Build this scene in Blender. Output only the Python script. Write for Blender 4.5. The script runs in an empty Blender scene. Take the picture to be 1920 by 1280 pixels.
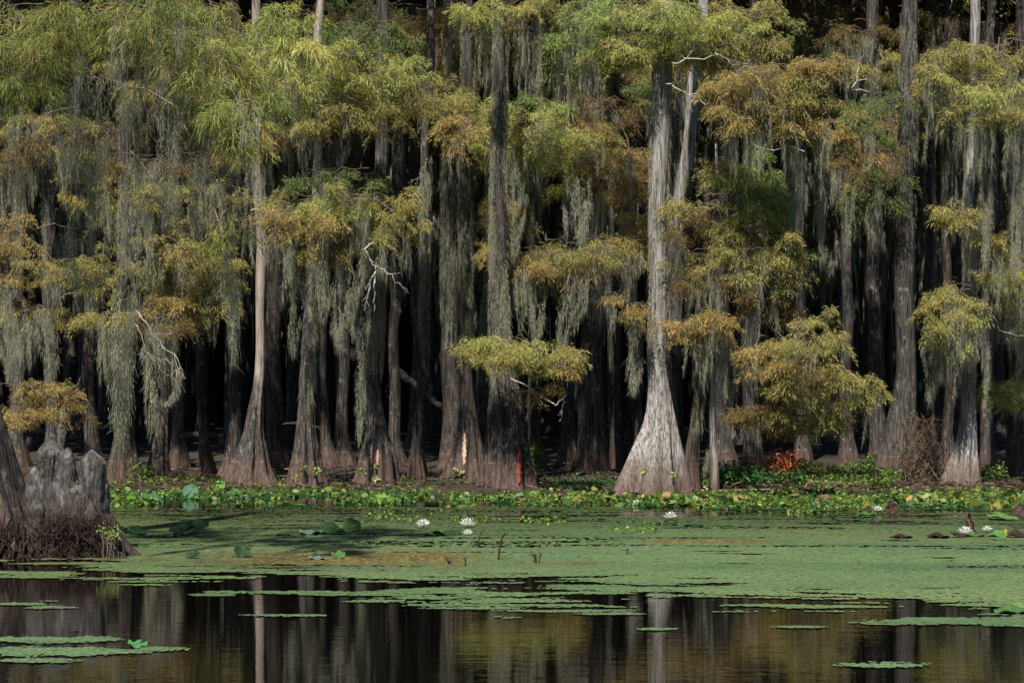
import bpy, math, random
import numpy as np
from math import radians as R, pi

SC = bpy.context.scene
COL = SC.collection
rng = np.random.default_rng(11)
random.seed(5)

# ------------------------------------------------------------------ camera, sky, sun, exposure
F, H, HY = 4000.0, 1.95, 730.0          # focal length in photo pixels, eye height, horizon row
cd = bpy.data.cameras.new('camera')
cd.sensor_width = 36.0
cd.lens = F / 1920 * 36
cd.shift_y = (HY - 640) / 1920
cd.clip_end = 3000
cam = bpy.data.objects.new('camera', cd)
COL.objects.link(cam)
cam.location = (0, 0, H)
cam.rotation_euler = (R(90), 0, 0)
SC.camera = cam

SUN_EL, SUN_AZ = 54, 197               # azimuth clockwise from +Y: behind the camera, to the left
w = bpy.data.worlds.new('World')
SC.world = w
w.use_nodes = True
wn = w.node_tree
sky = wn.nodes.new('ShaderNodeTexSky')
sky.sky_type = 'NISHITA'
sky.sun_disc = False
sky.air_density = .6
sky.dust_density = .2
sky.sun_elevation = R(SUN_EL)
sky.sun_rotation = R(SUN_AZ)
wn.links.new(sky.outputs[0], wn.nodes['Background'].inputs[0])
wn.nodes['Background'].inputs[1].default_value = 0.07
sd = bpy.data.lights.new('sun', 'SUN')
sd.energy = 5.0
sd.angle = R(0.6)
sd.color = (1, .93, .83)
so = bpy.data.objects.new('sun', sd)
COL.objects.link(so)
a, e = R(SUN_AZ), R(SUN_EL)
from mathutils import Vector
sv = Vector((math.sin(a) * math.cos(e), math.cos(a) * math.cos(e), math.sin(e)))
so.rotation_euler = sv.to_track_quat('Z', 'Y').to_euler()
SC.view_settings.view_transform = 'Standard'
SC.view_settings.look = 'None'
SC.view_settings.exposure = 0.62
SC.view_settings.gamma = 1
SC.cycles.max_bounces = 5
SC.cycles.diffuse_bounces = 2
SC.cycles.transmission_bounces = 3
SC.cycles.use_denoising = True
SC.cycles.denoiser = 'OPENIMAGEDENOISE'
SC.cycles.denoising_input_passes = 'RGB_ALBEDO_NORMAL'
SC.cycles.denoising_prefilter = 'ACCURATE'

# ------------------------------------------------------------------ helpers
def at(px, py, Y):
    return np.array([(px - 960) / F * Y, Y, H + (HY - py) / F * Y])

def ground(Y, X=0.0):
    z = np.interp(Y, [-400, 36, 38.5, 39.8, 43, 60, 110, 400], [-1.2, -.9, -.25, .03, .13, .45, .9, 2.0])
    return z + .03 * np.sin(X * 1.3 + Y * .7) * (np.asarray(Y) > 39.5)

def depth_of(py):
    Y = 41.0
    for _ in range(60):
        Y = Y + .25 * ((H - float(ground(Y, 0))) * F / (py - HY) - Y)
    return Y

class Geo:
    def __init__(s):
        s.v, s.f, s.c, s.n = [], [], [], 0
    def add(s, v, f, c=None):
        v = np.asarray(v, float).reshape(-1, 3)
        f = np.asarray(f, int).reshape(-1, 4)
        if c is None: c = np.ones((len(v), 3)) * .5
        c = np.broadcast_to(np.asarray(c, float), (len(v), 3))
        s.v.append(v); s.f.append(f + s.n); s.c.append(c); s.n += len(v)
    def build(s, name, mat, parent=None, origin=None, smooth=False):
        me = bpy.data.meshes.new(name)
        o = bpy.data.objects.new(name, me)
        COL.objects.link(o)
        v = np.concatenate(s.v); f = np.concatenate(s.f); c = np.concatenate(s.c)
        if origin is None:
            origin = np.array(parent['_o']) if parent is not None else np.zeros(3)
        v = v - origin
        me.vertices.add(len(v)); me.vertices.foreach_set('co', v.astype(np.float32).ravel())
        me.loops.add(f.size); me.loops.foreach_set('vertex_index', f.astype(np.int32).ravel())
        me.polygons.add(len(f)); me.polygons.foreach_set('loop_start', (np.arange(len(f)) * 4).astype(np.int32))
        if smooth: me.polygons.foreach_set('use_smooth', np.ones(len(f), bool))
        me.update(calc_edges=True)
        ca = me.color_attributes.new('Col', 'FLOAT_COLOR', 'POINT')
        ca.data.foreach_set('color', np.concatenate([c, np.ones((len(c), 1))], 1).astype(np.float32).ravel())
        me.materials.append(mat)
        if parent is not None:
            o.parent = parent
            po = np.array(parent['_o'])
            o.location = origin - po
        else:
            o.location = origin
        o['_o'] = [float(x) for x in origin]
        return o

def tag(o, label=None, cat=None, group=None, kind=None):
    if label: o['label'] = label
    if cat: o['category'] = cat
    if group: o['group'] = group
    if kind: o['kind'] = kind
    return o

def empty(name, loc, label, cat, group=None):
    o = bpy.data.objects.new(name, None)
    COL.objects.link(o)
    o.location = loc
    o.empty_display_size = .2
    o['_o'] = [float(x) for x in loc]
    return tag(o, label, cat, group)

def unit(v):
    return v / (np.linalg.norm(v, axis=-1, keepdims=True) + 1e-9)

def strips(g, P, D, L, W, droop, col, taper=.15):
    """many small bent ribbons at once: fronds, leaves, curls of moss"""
    n = len(P)
    if n == 0: return
    L = np.broadcast_to(L, n)[:, None]; W = np.broadcast_to(W, n)[:, None]; droop = np.broadcast_to(droop, n)[:, None]
    D = unit(D)
    S = unit(np.cross(D, unit(rng.normal(size=(n, 3)))))
    dn = np.array([0, 0, -1.0])
    rows = []
    for t, wt in ((0, .5), (.5, 1.0), (1, taper)):
        c = P + D * L * t + dn * droop * L * t * t
        rows += [c - S * W * .5 * wt, c + S * W * .5 * wt]
    V = np.stack(rows, 1).reshape(-1, 3)
    b = np.arange(n)[:, None] * 6
    Fq = np.concatenate([b + np.array([0, 1, 3, 2]), b + np.array([2, 3, 5, 4])], 0)
    col = np.broadcast_to(col, (n, 3))
    g.add(V, Fq, np.repeat(col, 6, 0))

def tube(g, pts, rad, k=5, col=None):
    pts = np.asarray(pts, float); n = len(pts)
    rad = np.broadcast_to(rad, n)
    T = unit(np.gradient(pts, axis=0))
    up = np.array([.31, .21, .93]); A = unit(np.cross(T, up)); B = np.cross(T, A)
    th = np.arange(k) / k * 2 * pi
    V = pts[:, None] + rad[:, None, None] * (np.cos(th)[None, :, None] * A[:, None] + np.sin(th)[None, :, None] * B[:, None])
    i, j = np.meshgrid(np.arange(n - 1), np.arange(k), indexing='ij')
    q = np.stack([i * k + j, i * k + (j + 1) % k, (i + 1) * k + (j + 1) % k, (i + 1) * k + j], -1).reshape(-1, 4)
    g.add(V.reshape(-1, 3), q, col)

def curve(p0, p1, n=7, sag=0., jit=.0):
    p0, p1 = np.asarray(p0, float), np.asarray(p1, float)
    t = np.linspace(0, 1, n)[:, None]
    p = p0 + (p1 - p0) * t
    p[:, 2] += sag * 4 * (t * (1 - t))[:, 0]
    if jit:
        j = rng.normal(size=(n, 3)) * jit * np.linalg.norm(p1 - p0); j[0] = 0
        p += j
    return p

def vnoise(x, y, seed=0):
    xi, yi = np.floor(x).astype(int), np.floor(y).astype(int)
    fx, fy = x - xi, y - yi
    fx = fx * fx * (3 - 2 * fx); fy = fy * fy * (3 - 2 * fy)
    def h(i, j):
        q = (i * 374761393 + j * 668265263 + seed * 974711) & 0x7fffffff
        q = ((q ^ (q >> 13)) * 1274126177) & 0x7fffffff
        return ((q ^ (q >> 16)) & 0xffff) / 65535.0
    return (h(xi, yi) * (1 - fx) + h(xi + 1, yi) * fx) * (1 - fy) + (h(xi, yi + 1) * (1 - fx) + h(xi + 1, yi + 1) * fx) * fy

def fbm(x, y, seed=0, o=4):
    s, a_ = 0, .5
    for k in range(o):
        s = s + a_ * vnoise(x * 2 ** k, y * 2 ** k, seed + k); a_ *= .5
    return s / (1 - .5 ** o)

# ------------------------------------------------------------------ materials
def nodes(name):
    m = bpy.data.materials.new(name); m.use_nodes = True
    nt = m.node_tree
    return m, nt, nt.nodes['Principled BSDF'], nt.nodes['Material Output']

def N(nt, t, **kw):
    n = nt.nodes.new(t)
    for k, v in kw.items():
        if k in n.inputs: n.inputs[k].default_value = v
        else: setattr(n, k, v)
    return n

def ramp(nt, fac, stops):
    r = nt.nodes.new('ShaderNodeValToRGB')
    el = r.color_ramp.elements
    while len(el) < len(stops): el.new(.5)
    for q, (p, c) in zip(el, stops):
        q.position = p
        q.color = (*c, 1) if len(c) == 3 else c
    nt.links.new(fac, r.inputs[0])
    return r

def mix(nt, fac, a_, b_, mode='MIX'):
    m = nt.nodes.new('ShaderNodeMix'); m.data_type = 'RGBA'; m.blend_type = mode
    for sock, val in ((m.inputs[0], fac), (m.inputs[6], a_), (m.inputs[7], b_)):
        if hasattr(val, 'is_linked') or hasattr(val, 'links'): nt.links.new(val, sock)
        elif isinstance(val, (int, float)): sock.default_value = val
        else: sock.default_value = (*val, 1)
    return m.outputs[2]

def mapped(nt, scale, space='Object'):
    tc = nt.nodes.new('ShaderNodeTexCoord')
    mp = nt.nodes.new('ShaderNodeMapping')
    mp.inputs['Scale'].default_value = scale
    nt.links.new(tc.outputs[space], mp.inputs[0])
    return mp.outputs[0]

def noise(nt, vec, scale, detail=4, rough=.6):
    n = nt.nodes.new('ShaderNodeTexNoise')
    n.inputs['Scale'].default_value = scale; n.inputs['Detail'].default_value = detail; n.inputs['Roughness'].default_value = rough
    nt.links.new(vec, n.inputs['Vector'])
    return n.outputs['Fac']

def leaf_mat(name, transl=.35, rough=.55, spec=.25):
    m, nt, p, out = nodes(name)
    at_ = N(nt, 'ShaderNodeAttribute', attribute_name='Col')
    nt.links.new(at_.outputs['Color'], p.inputs['Base Color'])
    p.inputs['Roughness'].default_value = rough
    p.inputs['Specular IOR Level'].default_value = spec
    tr = N(nt, 'ShaderNodeBsdfTranslucent')
    nt.links.new(at_.outputs['Color'], tr.inputs[0])
    mx = N(nt, 'ShaderNodeMixShader'); mx.inputs[0].default_value = transl
    nt.links.new(p.outputs[0], mx.inputs[1]); nt.links.new(tr.outputs[0], mx.inputs[2])
    nt.links.new(mx.outputs[0], out.inputs[0])
    return m

def bark_mat(name, c1, c2, c3, stain=True, lichen=.5, line=True, sunlit_top=False):
    m, nt, p, out = nodes(name)
    v = mapped(nt, (1, 1, .09))
    n1 = noise(nt, v, 22, 6, .65)
    base = ramp(nt, n1, [(.28, c1), (.48, c2), (.68, c3)]).outputs[0]
    n2 = noise(nt, mapped(nt, (1, 1, .5)), 2.3, 4)
    base = mix(nt, ramp(nt, n2, [(.35, (0, 0, 0)), (.7, (.65, .65, .65))]).outputs[0], base, tuple(x * .55 for x in c2))
    crev = noise(nt, mapped(nt, (1, 1, .05)), 38, 3, .5)      # dark cracks between the bark ridges
    base = mix(nt, ramp(nt, crev, [(.40, (.75,) * 3), (.5, (0, 0, 0))]).outputs[0], base, tuple(x * .6 for x in c1))
    if sunlit_top:                                               # sunlight on the upper trunk, painted as a paler colour
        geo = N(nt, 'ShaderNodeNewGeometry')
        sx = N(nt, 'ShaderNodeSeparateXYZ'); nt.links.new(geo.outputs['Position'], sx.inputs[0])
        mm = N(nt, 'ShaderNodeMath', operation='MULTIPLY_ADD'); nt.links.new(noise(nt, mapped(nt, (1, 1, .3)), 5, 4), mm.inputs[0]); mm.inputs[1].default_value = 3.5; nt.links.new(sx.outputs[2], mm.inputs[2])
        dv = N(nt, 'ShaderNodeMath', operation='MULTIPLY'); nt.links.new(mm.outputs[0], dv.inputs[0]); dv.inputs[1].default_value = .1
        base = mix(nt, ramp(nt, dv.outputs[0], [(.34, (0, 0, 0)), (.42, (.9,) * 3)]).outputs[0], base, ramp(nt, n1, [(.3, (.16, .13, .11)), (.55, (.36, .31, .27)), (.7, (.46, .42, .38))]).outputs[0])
    n3 = noise(nt, mapped(nt, (1, 1, .55)), 9, 5, .7)
    base = mix(nt, ramp(nt, n3, [(.56, (0, 0, 0)), (.68, (lichen,) * 3)]).outputs[0], base, (.33, .34, .31))
    if stain:
        geo = N(nt, 'ShaderNodeNewGeometry')
        sx = N(nt, 'ShaderNodeSeparateXYZ'); nt.links.new(geo.outputs['Position'], sx.inputs[0])
        nz = noise(nt, mapped(nt, (1, 1, .3)), 6, 3)
        ad = N(nt, 'ShaderNodeMath', operation='MULTIPLY_ADD'); nt.links.new(nz, ad.inputs[0]); ad.inputs[1].default_value = .5; nt.links.new(sx.outputs[2], ad.inputs[2])
        mr = ramp(nt, ad.outputs[0], [(.25, (.95,) * 3), (.5, (.75,) * 3), (.8, (.5,) * 3), (1.0, (0, 0, 0))]).outputs[0]
        brown = ramp(nt, n1, [(.3, (.05, .03, .024)), (.5, (.115, .074, .06)), (.7, (.2, .14, .115))]).outputs[0]
        base = mix(nt, mr, base, brown)
        if line:
            ln = ramp(nt, sx.outputs[2], [(.555, (0, 0, 0)), (.567, (.4,) * 3), (.58, (0, 0, 0))]).outputs[0]
            br = ramp(nt, noise(nt, mapped(nt, (1, 1, 1)), 5, 2), [(.45, (0, 0, 0)), (.6, (1, 1, 1))]).outputs[0]
            base = mix(nt, mix(nt, 1.0, ln, br, 'MULTIPLY'), base, (.42, .34, .28))
    nt.links.new(base, p.inputs['Base Color'])
    p.inputs['Roughness'].default_value = .85
    p.inputs['Specular IOR Level'].default_value = .2
    b = N(nt, 'ShaderNodeBump'); b.inputs['Strength'].default_value = .7; b.inputs['Distance'].default_value = .05
    nt.links.new(n1, b.inputs['Height']); nt.links.new(b.outputs[0], p.inputs['Normal'])
    return m

def plain(name, c, rough=.7, var=.35, scale=14, spec=.25):
    m, nt, p, out = nodes(name)
    n1 = noise(nt, mapped(nt, (1, 1, 1)), scale, 4)
    r = ramp(nt, n1, [(.3, tuple(x * (1 - var) for x in c)), (.7, tuple(min(1, x * (1 + var)) for x in c))])
    nt.links.new(r.outputs[0], p.inputs['Base Color'])
    p.inputs['Roughness'].default_value = rough
    p.inputs['Specular IOR Level'].default_value = spec
    return m

M = {}
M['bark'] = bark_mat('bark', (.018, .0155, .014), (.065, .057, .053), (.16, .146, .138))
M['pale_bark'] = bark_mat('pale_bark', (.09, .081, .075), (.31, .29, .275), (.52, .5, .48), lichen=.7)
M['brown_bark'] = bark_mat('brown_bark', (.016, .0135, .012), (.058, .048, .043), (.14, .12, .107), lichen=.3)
M['sunlit_top_bark'] = bark_mat('sunlit_top_bark', (.018, .0155, .014), (.065, .057, .053), (.16, .146, .138), sunlit_top=True)
M['twig'] = plain('twig_wood', (.16, .125, .1))
M['dead'] = plain('dead_wood', (.42, .39, .36), .8, .3)
M['brown_twig'] = plain('brown_twig', (.15, .105, .075))
M['foliage'] = leaf_mat('foliage', .28)
M['moss'] = leaf_mat('moss', .38, .9, .05)
M['plant'] = leaf_mat('plant_leaves', .3, .45, .3)
M['pad'] = leaf_mat('pad_leaf', .12, .55, .2)
M['petal'] = leaf_mat('petal', .3, .5, .2)
# duckweed
m, nt, p, out = nodes('duckweed')
at_ = N(nt, 'ShaderNodeAttribute', attribute_name='Col')
sp = noise(nt, mapped(nt, (1, .6, 1)), 60, 3, .7)
nt.links.new(mix(nt, 1.0, at_.outputs['Color'], ramp(nt, sp, [(.3, (.8, .8, .78)), (.7, (1.18, 1.18, 1.15))]).outputs[0], 'MULTIPLY'), p.inputs['Base Color'])
p.inputs['Roughness'].default_value = .7; p.inputs['Specular IOR Level'].default_value = .2
M['duckweed'] = m
# water
m, nt, p, out = nodes('swamp_water')
p.inputs['Base Color'].default_value = (.0022, .0018, .0013, 1)
p.inputs['Roughness'].default_value = .015
p.inputs['IOR'].default_value = 1.33
n1 = noise(nt, mapped(nt, (1.2, 7, 1)), 1.0, 3, .55)
n2 = noise(nt, mapped(nt, (3.5, 16, 1)), 1.0, 2, .5)
ad = N(nt, 'ShaderNodeMath', operation='MULTIPLY_ADD'); nt.links.new(n2, ad.inputs[0]); ad.inputs[1].default_value = .35; nt.links.new(n1, ad.inputs[2])
b = N(nt, 'ShaderNodeBump'); b.inputs['Strength'].default_value = 1.0; b.inputs['Distance'].default_value = .0013
nt.links.new(ad.outputs[0], b.inputs['Height']); nt.links.new(b.outputs[0], p.inputs['Normal'])
M['water'] = m
# forest floor
m, nt, p, out = nodes('forest_floor')
n1 = noise(nt, mapped(nt, (1, 1, 1)), 7, 6, .7)
nt.links.new(ramp(nt, n1, [(.3, (.012, .009, .007)), (.55, (.035, .025, .018)), (.75, (.07, .05, .036))]).outputs[0], p.inputs['Base Color'])
p.inputs['Roughness'].default_value = .95
b = N(nt, 'ShaderNodeBump'); b.inputs['Strength'].default_value = .8; b.inputs['Distance'].default_value = .05
nt.links.new(n1, b.inputs['Height']); nt.links.new(b.outputs[0], p.inputs['Normal'])
M['floor'] = m
# knee bark: grey lichen-crusted above, wet brown below
m, nt, p, out = nodes('knee_bark')
geo = N(nt, 'ShaderNodeNewGeometry'); sx = N(nt, 'ShaderNodeSeparateXYZ'); nt.links.new(geo.outputs['Position'], sx.inputs[0])
n1 = noise(nt, mapped(nt, (1, 1, .16)), 20, 6, .7)
n2 = noise(nt, mapped(nt, (1, 1, .6)), 11, 5, .7)
grey = ramp(nt, n1, [(.3, (.014, .0125, .012)), (.5, (.06, .056, .054)), (.7, (.17, .162, .157))]).outputs[0]
grey = mix(nt, ramp(nt, n2, [(.52, (0, 0, 0)), (.66, (.8,) * 3)]).outputs[0], grey, (.25, .25, .245))
brown = ramp(nt, n1, [(.3, (.012, .009, .0075)), (.55, (.05, .034, .029)), (.75, (.11, .08, .07))]).outputs[0]
ad = N(nt, 'ShaderNodeMath', operation='MULTIPLY_ADD'); nt.links.new(n2, ad.inputs[0]); ad.inputs[1].default_value = .45; nt.links.new(sx.outputs[2], ad.inputs[2])
base = mix(nt, ramp(nt, ad.outputs[0], [(.68, (0, 0, 0)), (1.0, (1, 1, 1))]).outputs[0], brown, grey)
nt.links.new(base, p.inputs['Base Color']); p.inputs['Roughness'].default_value = .8
b = N(nt, 'ShaderNodeBump'); b.inputs['Strength'].default_value = .9; b.inputs['Distance'].default_value = .04
nt.links.new(n1, b.inputs['Height']); nt.links.new(b.outputs[0], p.inputs['Normal'])
M['knee'] = m

# ------------------------------------------------------------------ setting: ground and water
g = Geo()
xs = np.concatenate([[-400, -150, -60], np.linspace(-30, 30, 121), [60, 150, 400]])
ys = np.concatenate([[-400, -100, 0, 20, 34], np.linspace(36, 66, 91), np.linspace(68, 120, 27), [160, 250, 420]])
XX, YY = np.meshgrid(xs, ys, indexing='ij')
ZZ = ground(YY, XX) + (fbm(XX * .9, YY * .9, 3) - .5) * .22 * (YY > 38.5) * (YY < 130)
nx, ny = len(xs), len(ys)
i, j = np.meshgrid(np.arange(nx - 1), np.arange(ny - 1), indexing='ij')
quad = np.stack([i * ny + j, (i + 1) * ny + j, (i + 1) * ny + j + 1, i * ny + j + 1], -1).reshape(-1, 4)
g.add(np.stack([XX, YY, ZZ], -1).reshape(-1, 3), quad)
tag(g.build('ground', M['floor'], smooth=True), 'dark muddy forest floor rising behind the shore', kind='structure')
g = Geo()
g.add([(-400, -400, 0), (400, -400, 0), (400, 48, 0), (-400, 48, 0)], [(0, 1, 2, 3)])
tag(g.build('water', M['water']), 'dark still swamp water mirroring the trunks', kind='structure')

# ------------------------------------------------------------------ colours of leaves
PAL = {
    'YG': [(.45, .46, .13), (.36, .41, .12), (.50, .44, .14), (.25, .33, .085)],
    'LG': [(.33, .39, .13), (.27, .36, .11), (.20, .29, .08)],
    'OG': [(.38, .34, .11), (.30, .30, .095), (.42, .33, .12), (.20, .23, .07)],
    'OR': [(.44, .29, .11), (.36, .26, .095), (.42, .34, .12), (.26, .24, .08)],
    'GR': [(.13, .19, .06), (.10, .15, .05), (.19, .22, .07)],
    'BR': [(.18, .125, .05), (.13, .115, .045), (.21, .14, .055)],
    'GN': [(.26, .30, .085), (.18, .24, .06), (.35, .34, .10), (.10, .155, .04), (.33, .27, .09)],
}

def pick(pal, n):
    a_ = np.array(PAL[pal])
    c = a_[rng.integers(0, len(a_), n)]
    return c * rng.uniform(.75, 1.25, (n, 1))

def foliage(g, c, rad, pal, dens=1.0, willow=False, big=1.0, sat=False):
    """layered pads of small fronds inside the ellipsoid centre c, radii rad (m)"""
    c, rad = np.asarray(c), np.asarray(rad)
    if big == 1 and rad[0] > .3 and not sat:
        for q in range(7):
            th = rng.uniform(0, 2 * pi); ex = rng.uniform(.85, 1.35)
            foliage(g, c + rad * np.array([math.cos(th) * ex, rng.normal() * .5, math.sin(th) * ex - .15]), rad * rng.uniform(.15, .36) * np.array([1, 1, .8]), pal, dens * .65, willow, 1.0, True)
        dens = dens * .46
    npad = max(3, int(dens * 5.2 * (rad[0] * rad[1] + rad[0] * rad[2]) / (.30 * .30) / big ** 2))
    u = rng.normal(size=(npad, 3)); u = unit(u) * rng.uniform(0, 1, (npad, 1)) ** .5
    pc = c + u * rad
    pr = rng.uniform(.10, .30, npad) * big * (.75 if willow else 1)
    out = unit(u * rad + np.array([0, -.1, .05]))
    for k in range(npad):
        n = int(rng.uniform(90, 160)) if big == 1 else 40
        th = rng.uniform(0, 2 * pi, n); rr = np.sqrt(rng.uniform(0, 1, n)) * pr[k]
        off = np.stack([np.cos(th) * rr, np.sin(th) * rr, -(rr ** 2) / pr[k] * .75 + rng.normal(size=n) * .03], -1)
        off[:, 2] += off[:, 0] * rng.normal() * .5
        P = pc[k] + off
        D = unit(off * np.array([1, 1, .2])) + out[k] * .35 + rng.normal(size=(n, 3)) * .5
        D[:, 2] -= .15
        col = pick(pal, 1)[0] * .55 + pick(pal, n) * .45
        if willow:
            strips(g, P, D + rng.normal(size=(n, 3)) * .3 + np.array([0, 0, -.1]), rng.uniform(.05, .14, n), rng.uniform(.005, .010, n), rng.uniform(.3, 1.0, n), col)
        else:
            strips(g, P, D, rng.uniform(.04, .095, n) * big, rng.uniform(.006, .0135, n) * big, rng.uniform(.15, .8, n), col)
    return pc

MOSSC = np.array([[.36, .365, .275], [.31, .32, .24], [.42, .415, .315], [.26, .275, .2], [.36, .35, .25]])
def strand(g, p, L, w, sway=0., step=.035, tone=1.0, cw=.012):
    """one hanging moss strand: a ragged column of little curls, wide above and thin at its tip"""
    n = max(4, int(L / step * (1 + w * 30) * 2.0))
    t = rng.uniform(0, 1, n) ** .9
    env = w * (1 - t) ** .6 * (.55 + .45 * np.sin(t * L * 9 + rng.uniform(0, 6))) + .008
    ph = rng.uniform(0, 6, 2)
    P = np.stack([p[0] + rng.normal(size=n) * env * .55 + sway * np.sin(t * 2.5 + ph[0]) * t,
                  p[1] + rng.normal(size=n) * env * .55 + sway * np.sin(t * 2.5 + ph[1]) * t,
                  p[2] - t * L], -1)
    D = rng.normal(size=(n, 3)) * .42; D[:, 2] -= 1.0
    col = MOSSC[rng.integers(0, 5, n)] * rng.uniform(.85, 1.25, (n, 1)) * tone
    ln = rng.random(n) < .45
    D[ln] *= np.array([.35, .35, 1])
    strips(g, P, D, np.where(ln, rng.uniform(.10, .24, n), rng.uniform(.03, .075, n)) * (cw / .012) ** .5, np.where(ln, .45, rng.uniform(.5, 1.1, n)) * cw * .6, .15, col, .4)

def curtain(g, top, L, W, tone=1.0, cw=.012, thick=.1):
    """a moss curtain: strands side by side hung from one place, ragged lower edge"""
    k = max(2, int(W / .045))
    for q in range(k):
        u = rng.uniform(-1, 1)
        p = np.asarray(top) + np.array([u * W * .5, rng.normal() * thick, rng.uniform(-.12, .08)])
        strand(g, p, L * rng.uniform(.35, 1.0) * (1 - .45 * abs(u)), .028 + .02 * rng.random(), .05, tone=tone, cw=cw)

def drape(g, prof, Y, tone=1.0, cw=.010, dens=1.0, thick=.5):
    """a moss drape following a photographed outline: prof = [(py, cx, width px)...]"""
    pr = np.array(prof, float); s = Y / F
    top, bot = pr[0, 0], pr[-1, 0]
    area = np.trapz(pr[:, 2], pr[:, 0]) * s * s
    k = max(3, int(area / .022 * dens))
    for q in range(k):
        py = rng.uniform(top, bot - (bot - top) * .08)
        u = rng.normal() * .3; u = max(-.5, min(.5, u))
        L = rng.uniform(.18, .7) * min(1.0, (bot - top) * s)
        L = min(L, (bot - py) * s * 1.02)
        n = max(4, int(L / .03 * 5.0))
        t = rng.uniform(0, 1, n)
        yy = py + t * L / s
        cx = np.interp(yy, pr[:, 0], pr[:, 1]); ww = np.interp(yy, pr[:, 0], pr[:, 2])
        x = cx + u * ww
        P = np.stack([(x - 960) * s + rng.normal(size=n) * .022, Y + u * .15 + rng.normal(size=n) * ww * s * thick * .35, H + (HY - yy) * s], -1)
        D = rng.normal(size=(n, 3)) * .45; D[:, 2] -= 1
        col = MOSSC[rng.integers(0, 5, n)] * rng.uniform(.85, 1.25, (n, 1)) * tone
        ln = rng.random(n) < .4
        D[ln] *= np.array([.35, .35, 1])
        strips(g, P, D, np.where(ln, rng.uniform(.08, .2, n), rng.uniform(.03, .065, n)), np.where(ln, .45, rng.uniform(.5, 1.1, n)) * cw * .6, .15, col, .4)

# ------------------------------------------------------------------ trees
T = {}
class Tree: pass

def trunk_mesh(g, C, Rr, k, flute=1.0, seed=0, rough=1.0):
    """tapered, fluted and flared trunk; C ring centres, Rr radii"""
    r_ = np.random.default_rng(seed)
    n = len(C)
    th = np.arange(k) / k * 2 * pi
    mid = np.median(Rr)
    fl = np.clip(Rr / mid - 1, 0, 2.0)
    A = .03 + .17 * np.clip(fl, 0, 1.3) * flute
    ks = r_.integers(5, 9); ph = r_.uniform(0, 6, 6)
    tw = np.linspace(0, r_.uniform(-.6, .6), n)[:, None]
    t_ = th[None] + tw
    f = np.abs(np.sin(t_ * ks / 2 + ph[0])) ** .8 * 1.2 - .7 + .5 * np.sin(t_ * (ks + 3) + ph[1] + np.arange(n)[:, None] * .05) + .4 * np.sin(t_ * 2 + ph[2])
    z = C[:, 2][:, None]
    rid = (np.sin(t_ * 17 + ph[3] + 1.2 * np.sin(z * 1.9 + ph[4])) * .6 + np.sin(t_ * 29 + ph[5] + 1.1 * np.sin(z * 2.7))) * .018 * rough
    r = Rr[:, None] * (1 + A[:, None] * f + rid + .03 * rough * np.sin(z * 3.1 + t_ + ph[1]))
    V = np.stack([C[:, 0][:, None] + r * np.cos(th), C[:, 1][:, None] + r * np.sin(th), np.broadcast_to(z, r.shape)], -1)
    i, j = np.meshgrid(np.arange(n - 1), np.arange(k), indexing='ij')
    q = np.stack([i * k + j, i * k + (j + 1) % k, (i + 1) * k + (j + 1) % k, (i + 1) * k + j], -1).reshape(-1, 4)
    g.add(V.reshape(-1, 3), q)
    return V

def smooth_interp(x, xp, fp):
    """monotone cubic through the profile points"""
    xp, fp = np.asarray(xp, float), np.asarray(fp, float)
    h = np.diff(xp); d = np.diff(fp) / h
    mm = np.zeros(len(xp)); mm[0], mm[-1] = d[0], d[-1]
    for q in range(1, len(xp) - 1):
        mm[q] = 0 if d[q - 1] * d[q] <= 0 else 2 * d[q - 1] * d[q] / (d[q - 1] + d[q])
    x = np.clip(x, xp[0], xp[-1]); ix = np.clip(np.searchsorted(xp, x) - 1, 0, len(h) - 1)
    t = (x - xp[ix]) / h[ix]
    return ((1 + 2 * t) * (1 - t) ** 2 * fp[ix] + t * (1 - t) ** 2 * h[ix] * mm[ix] + t * t * (3 - 2 * t) * fp[ix + 1] + t * t * (t - 1) * h[ix] * mm[ix + 1])

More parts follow.
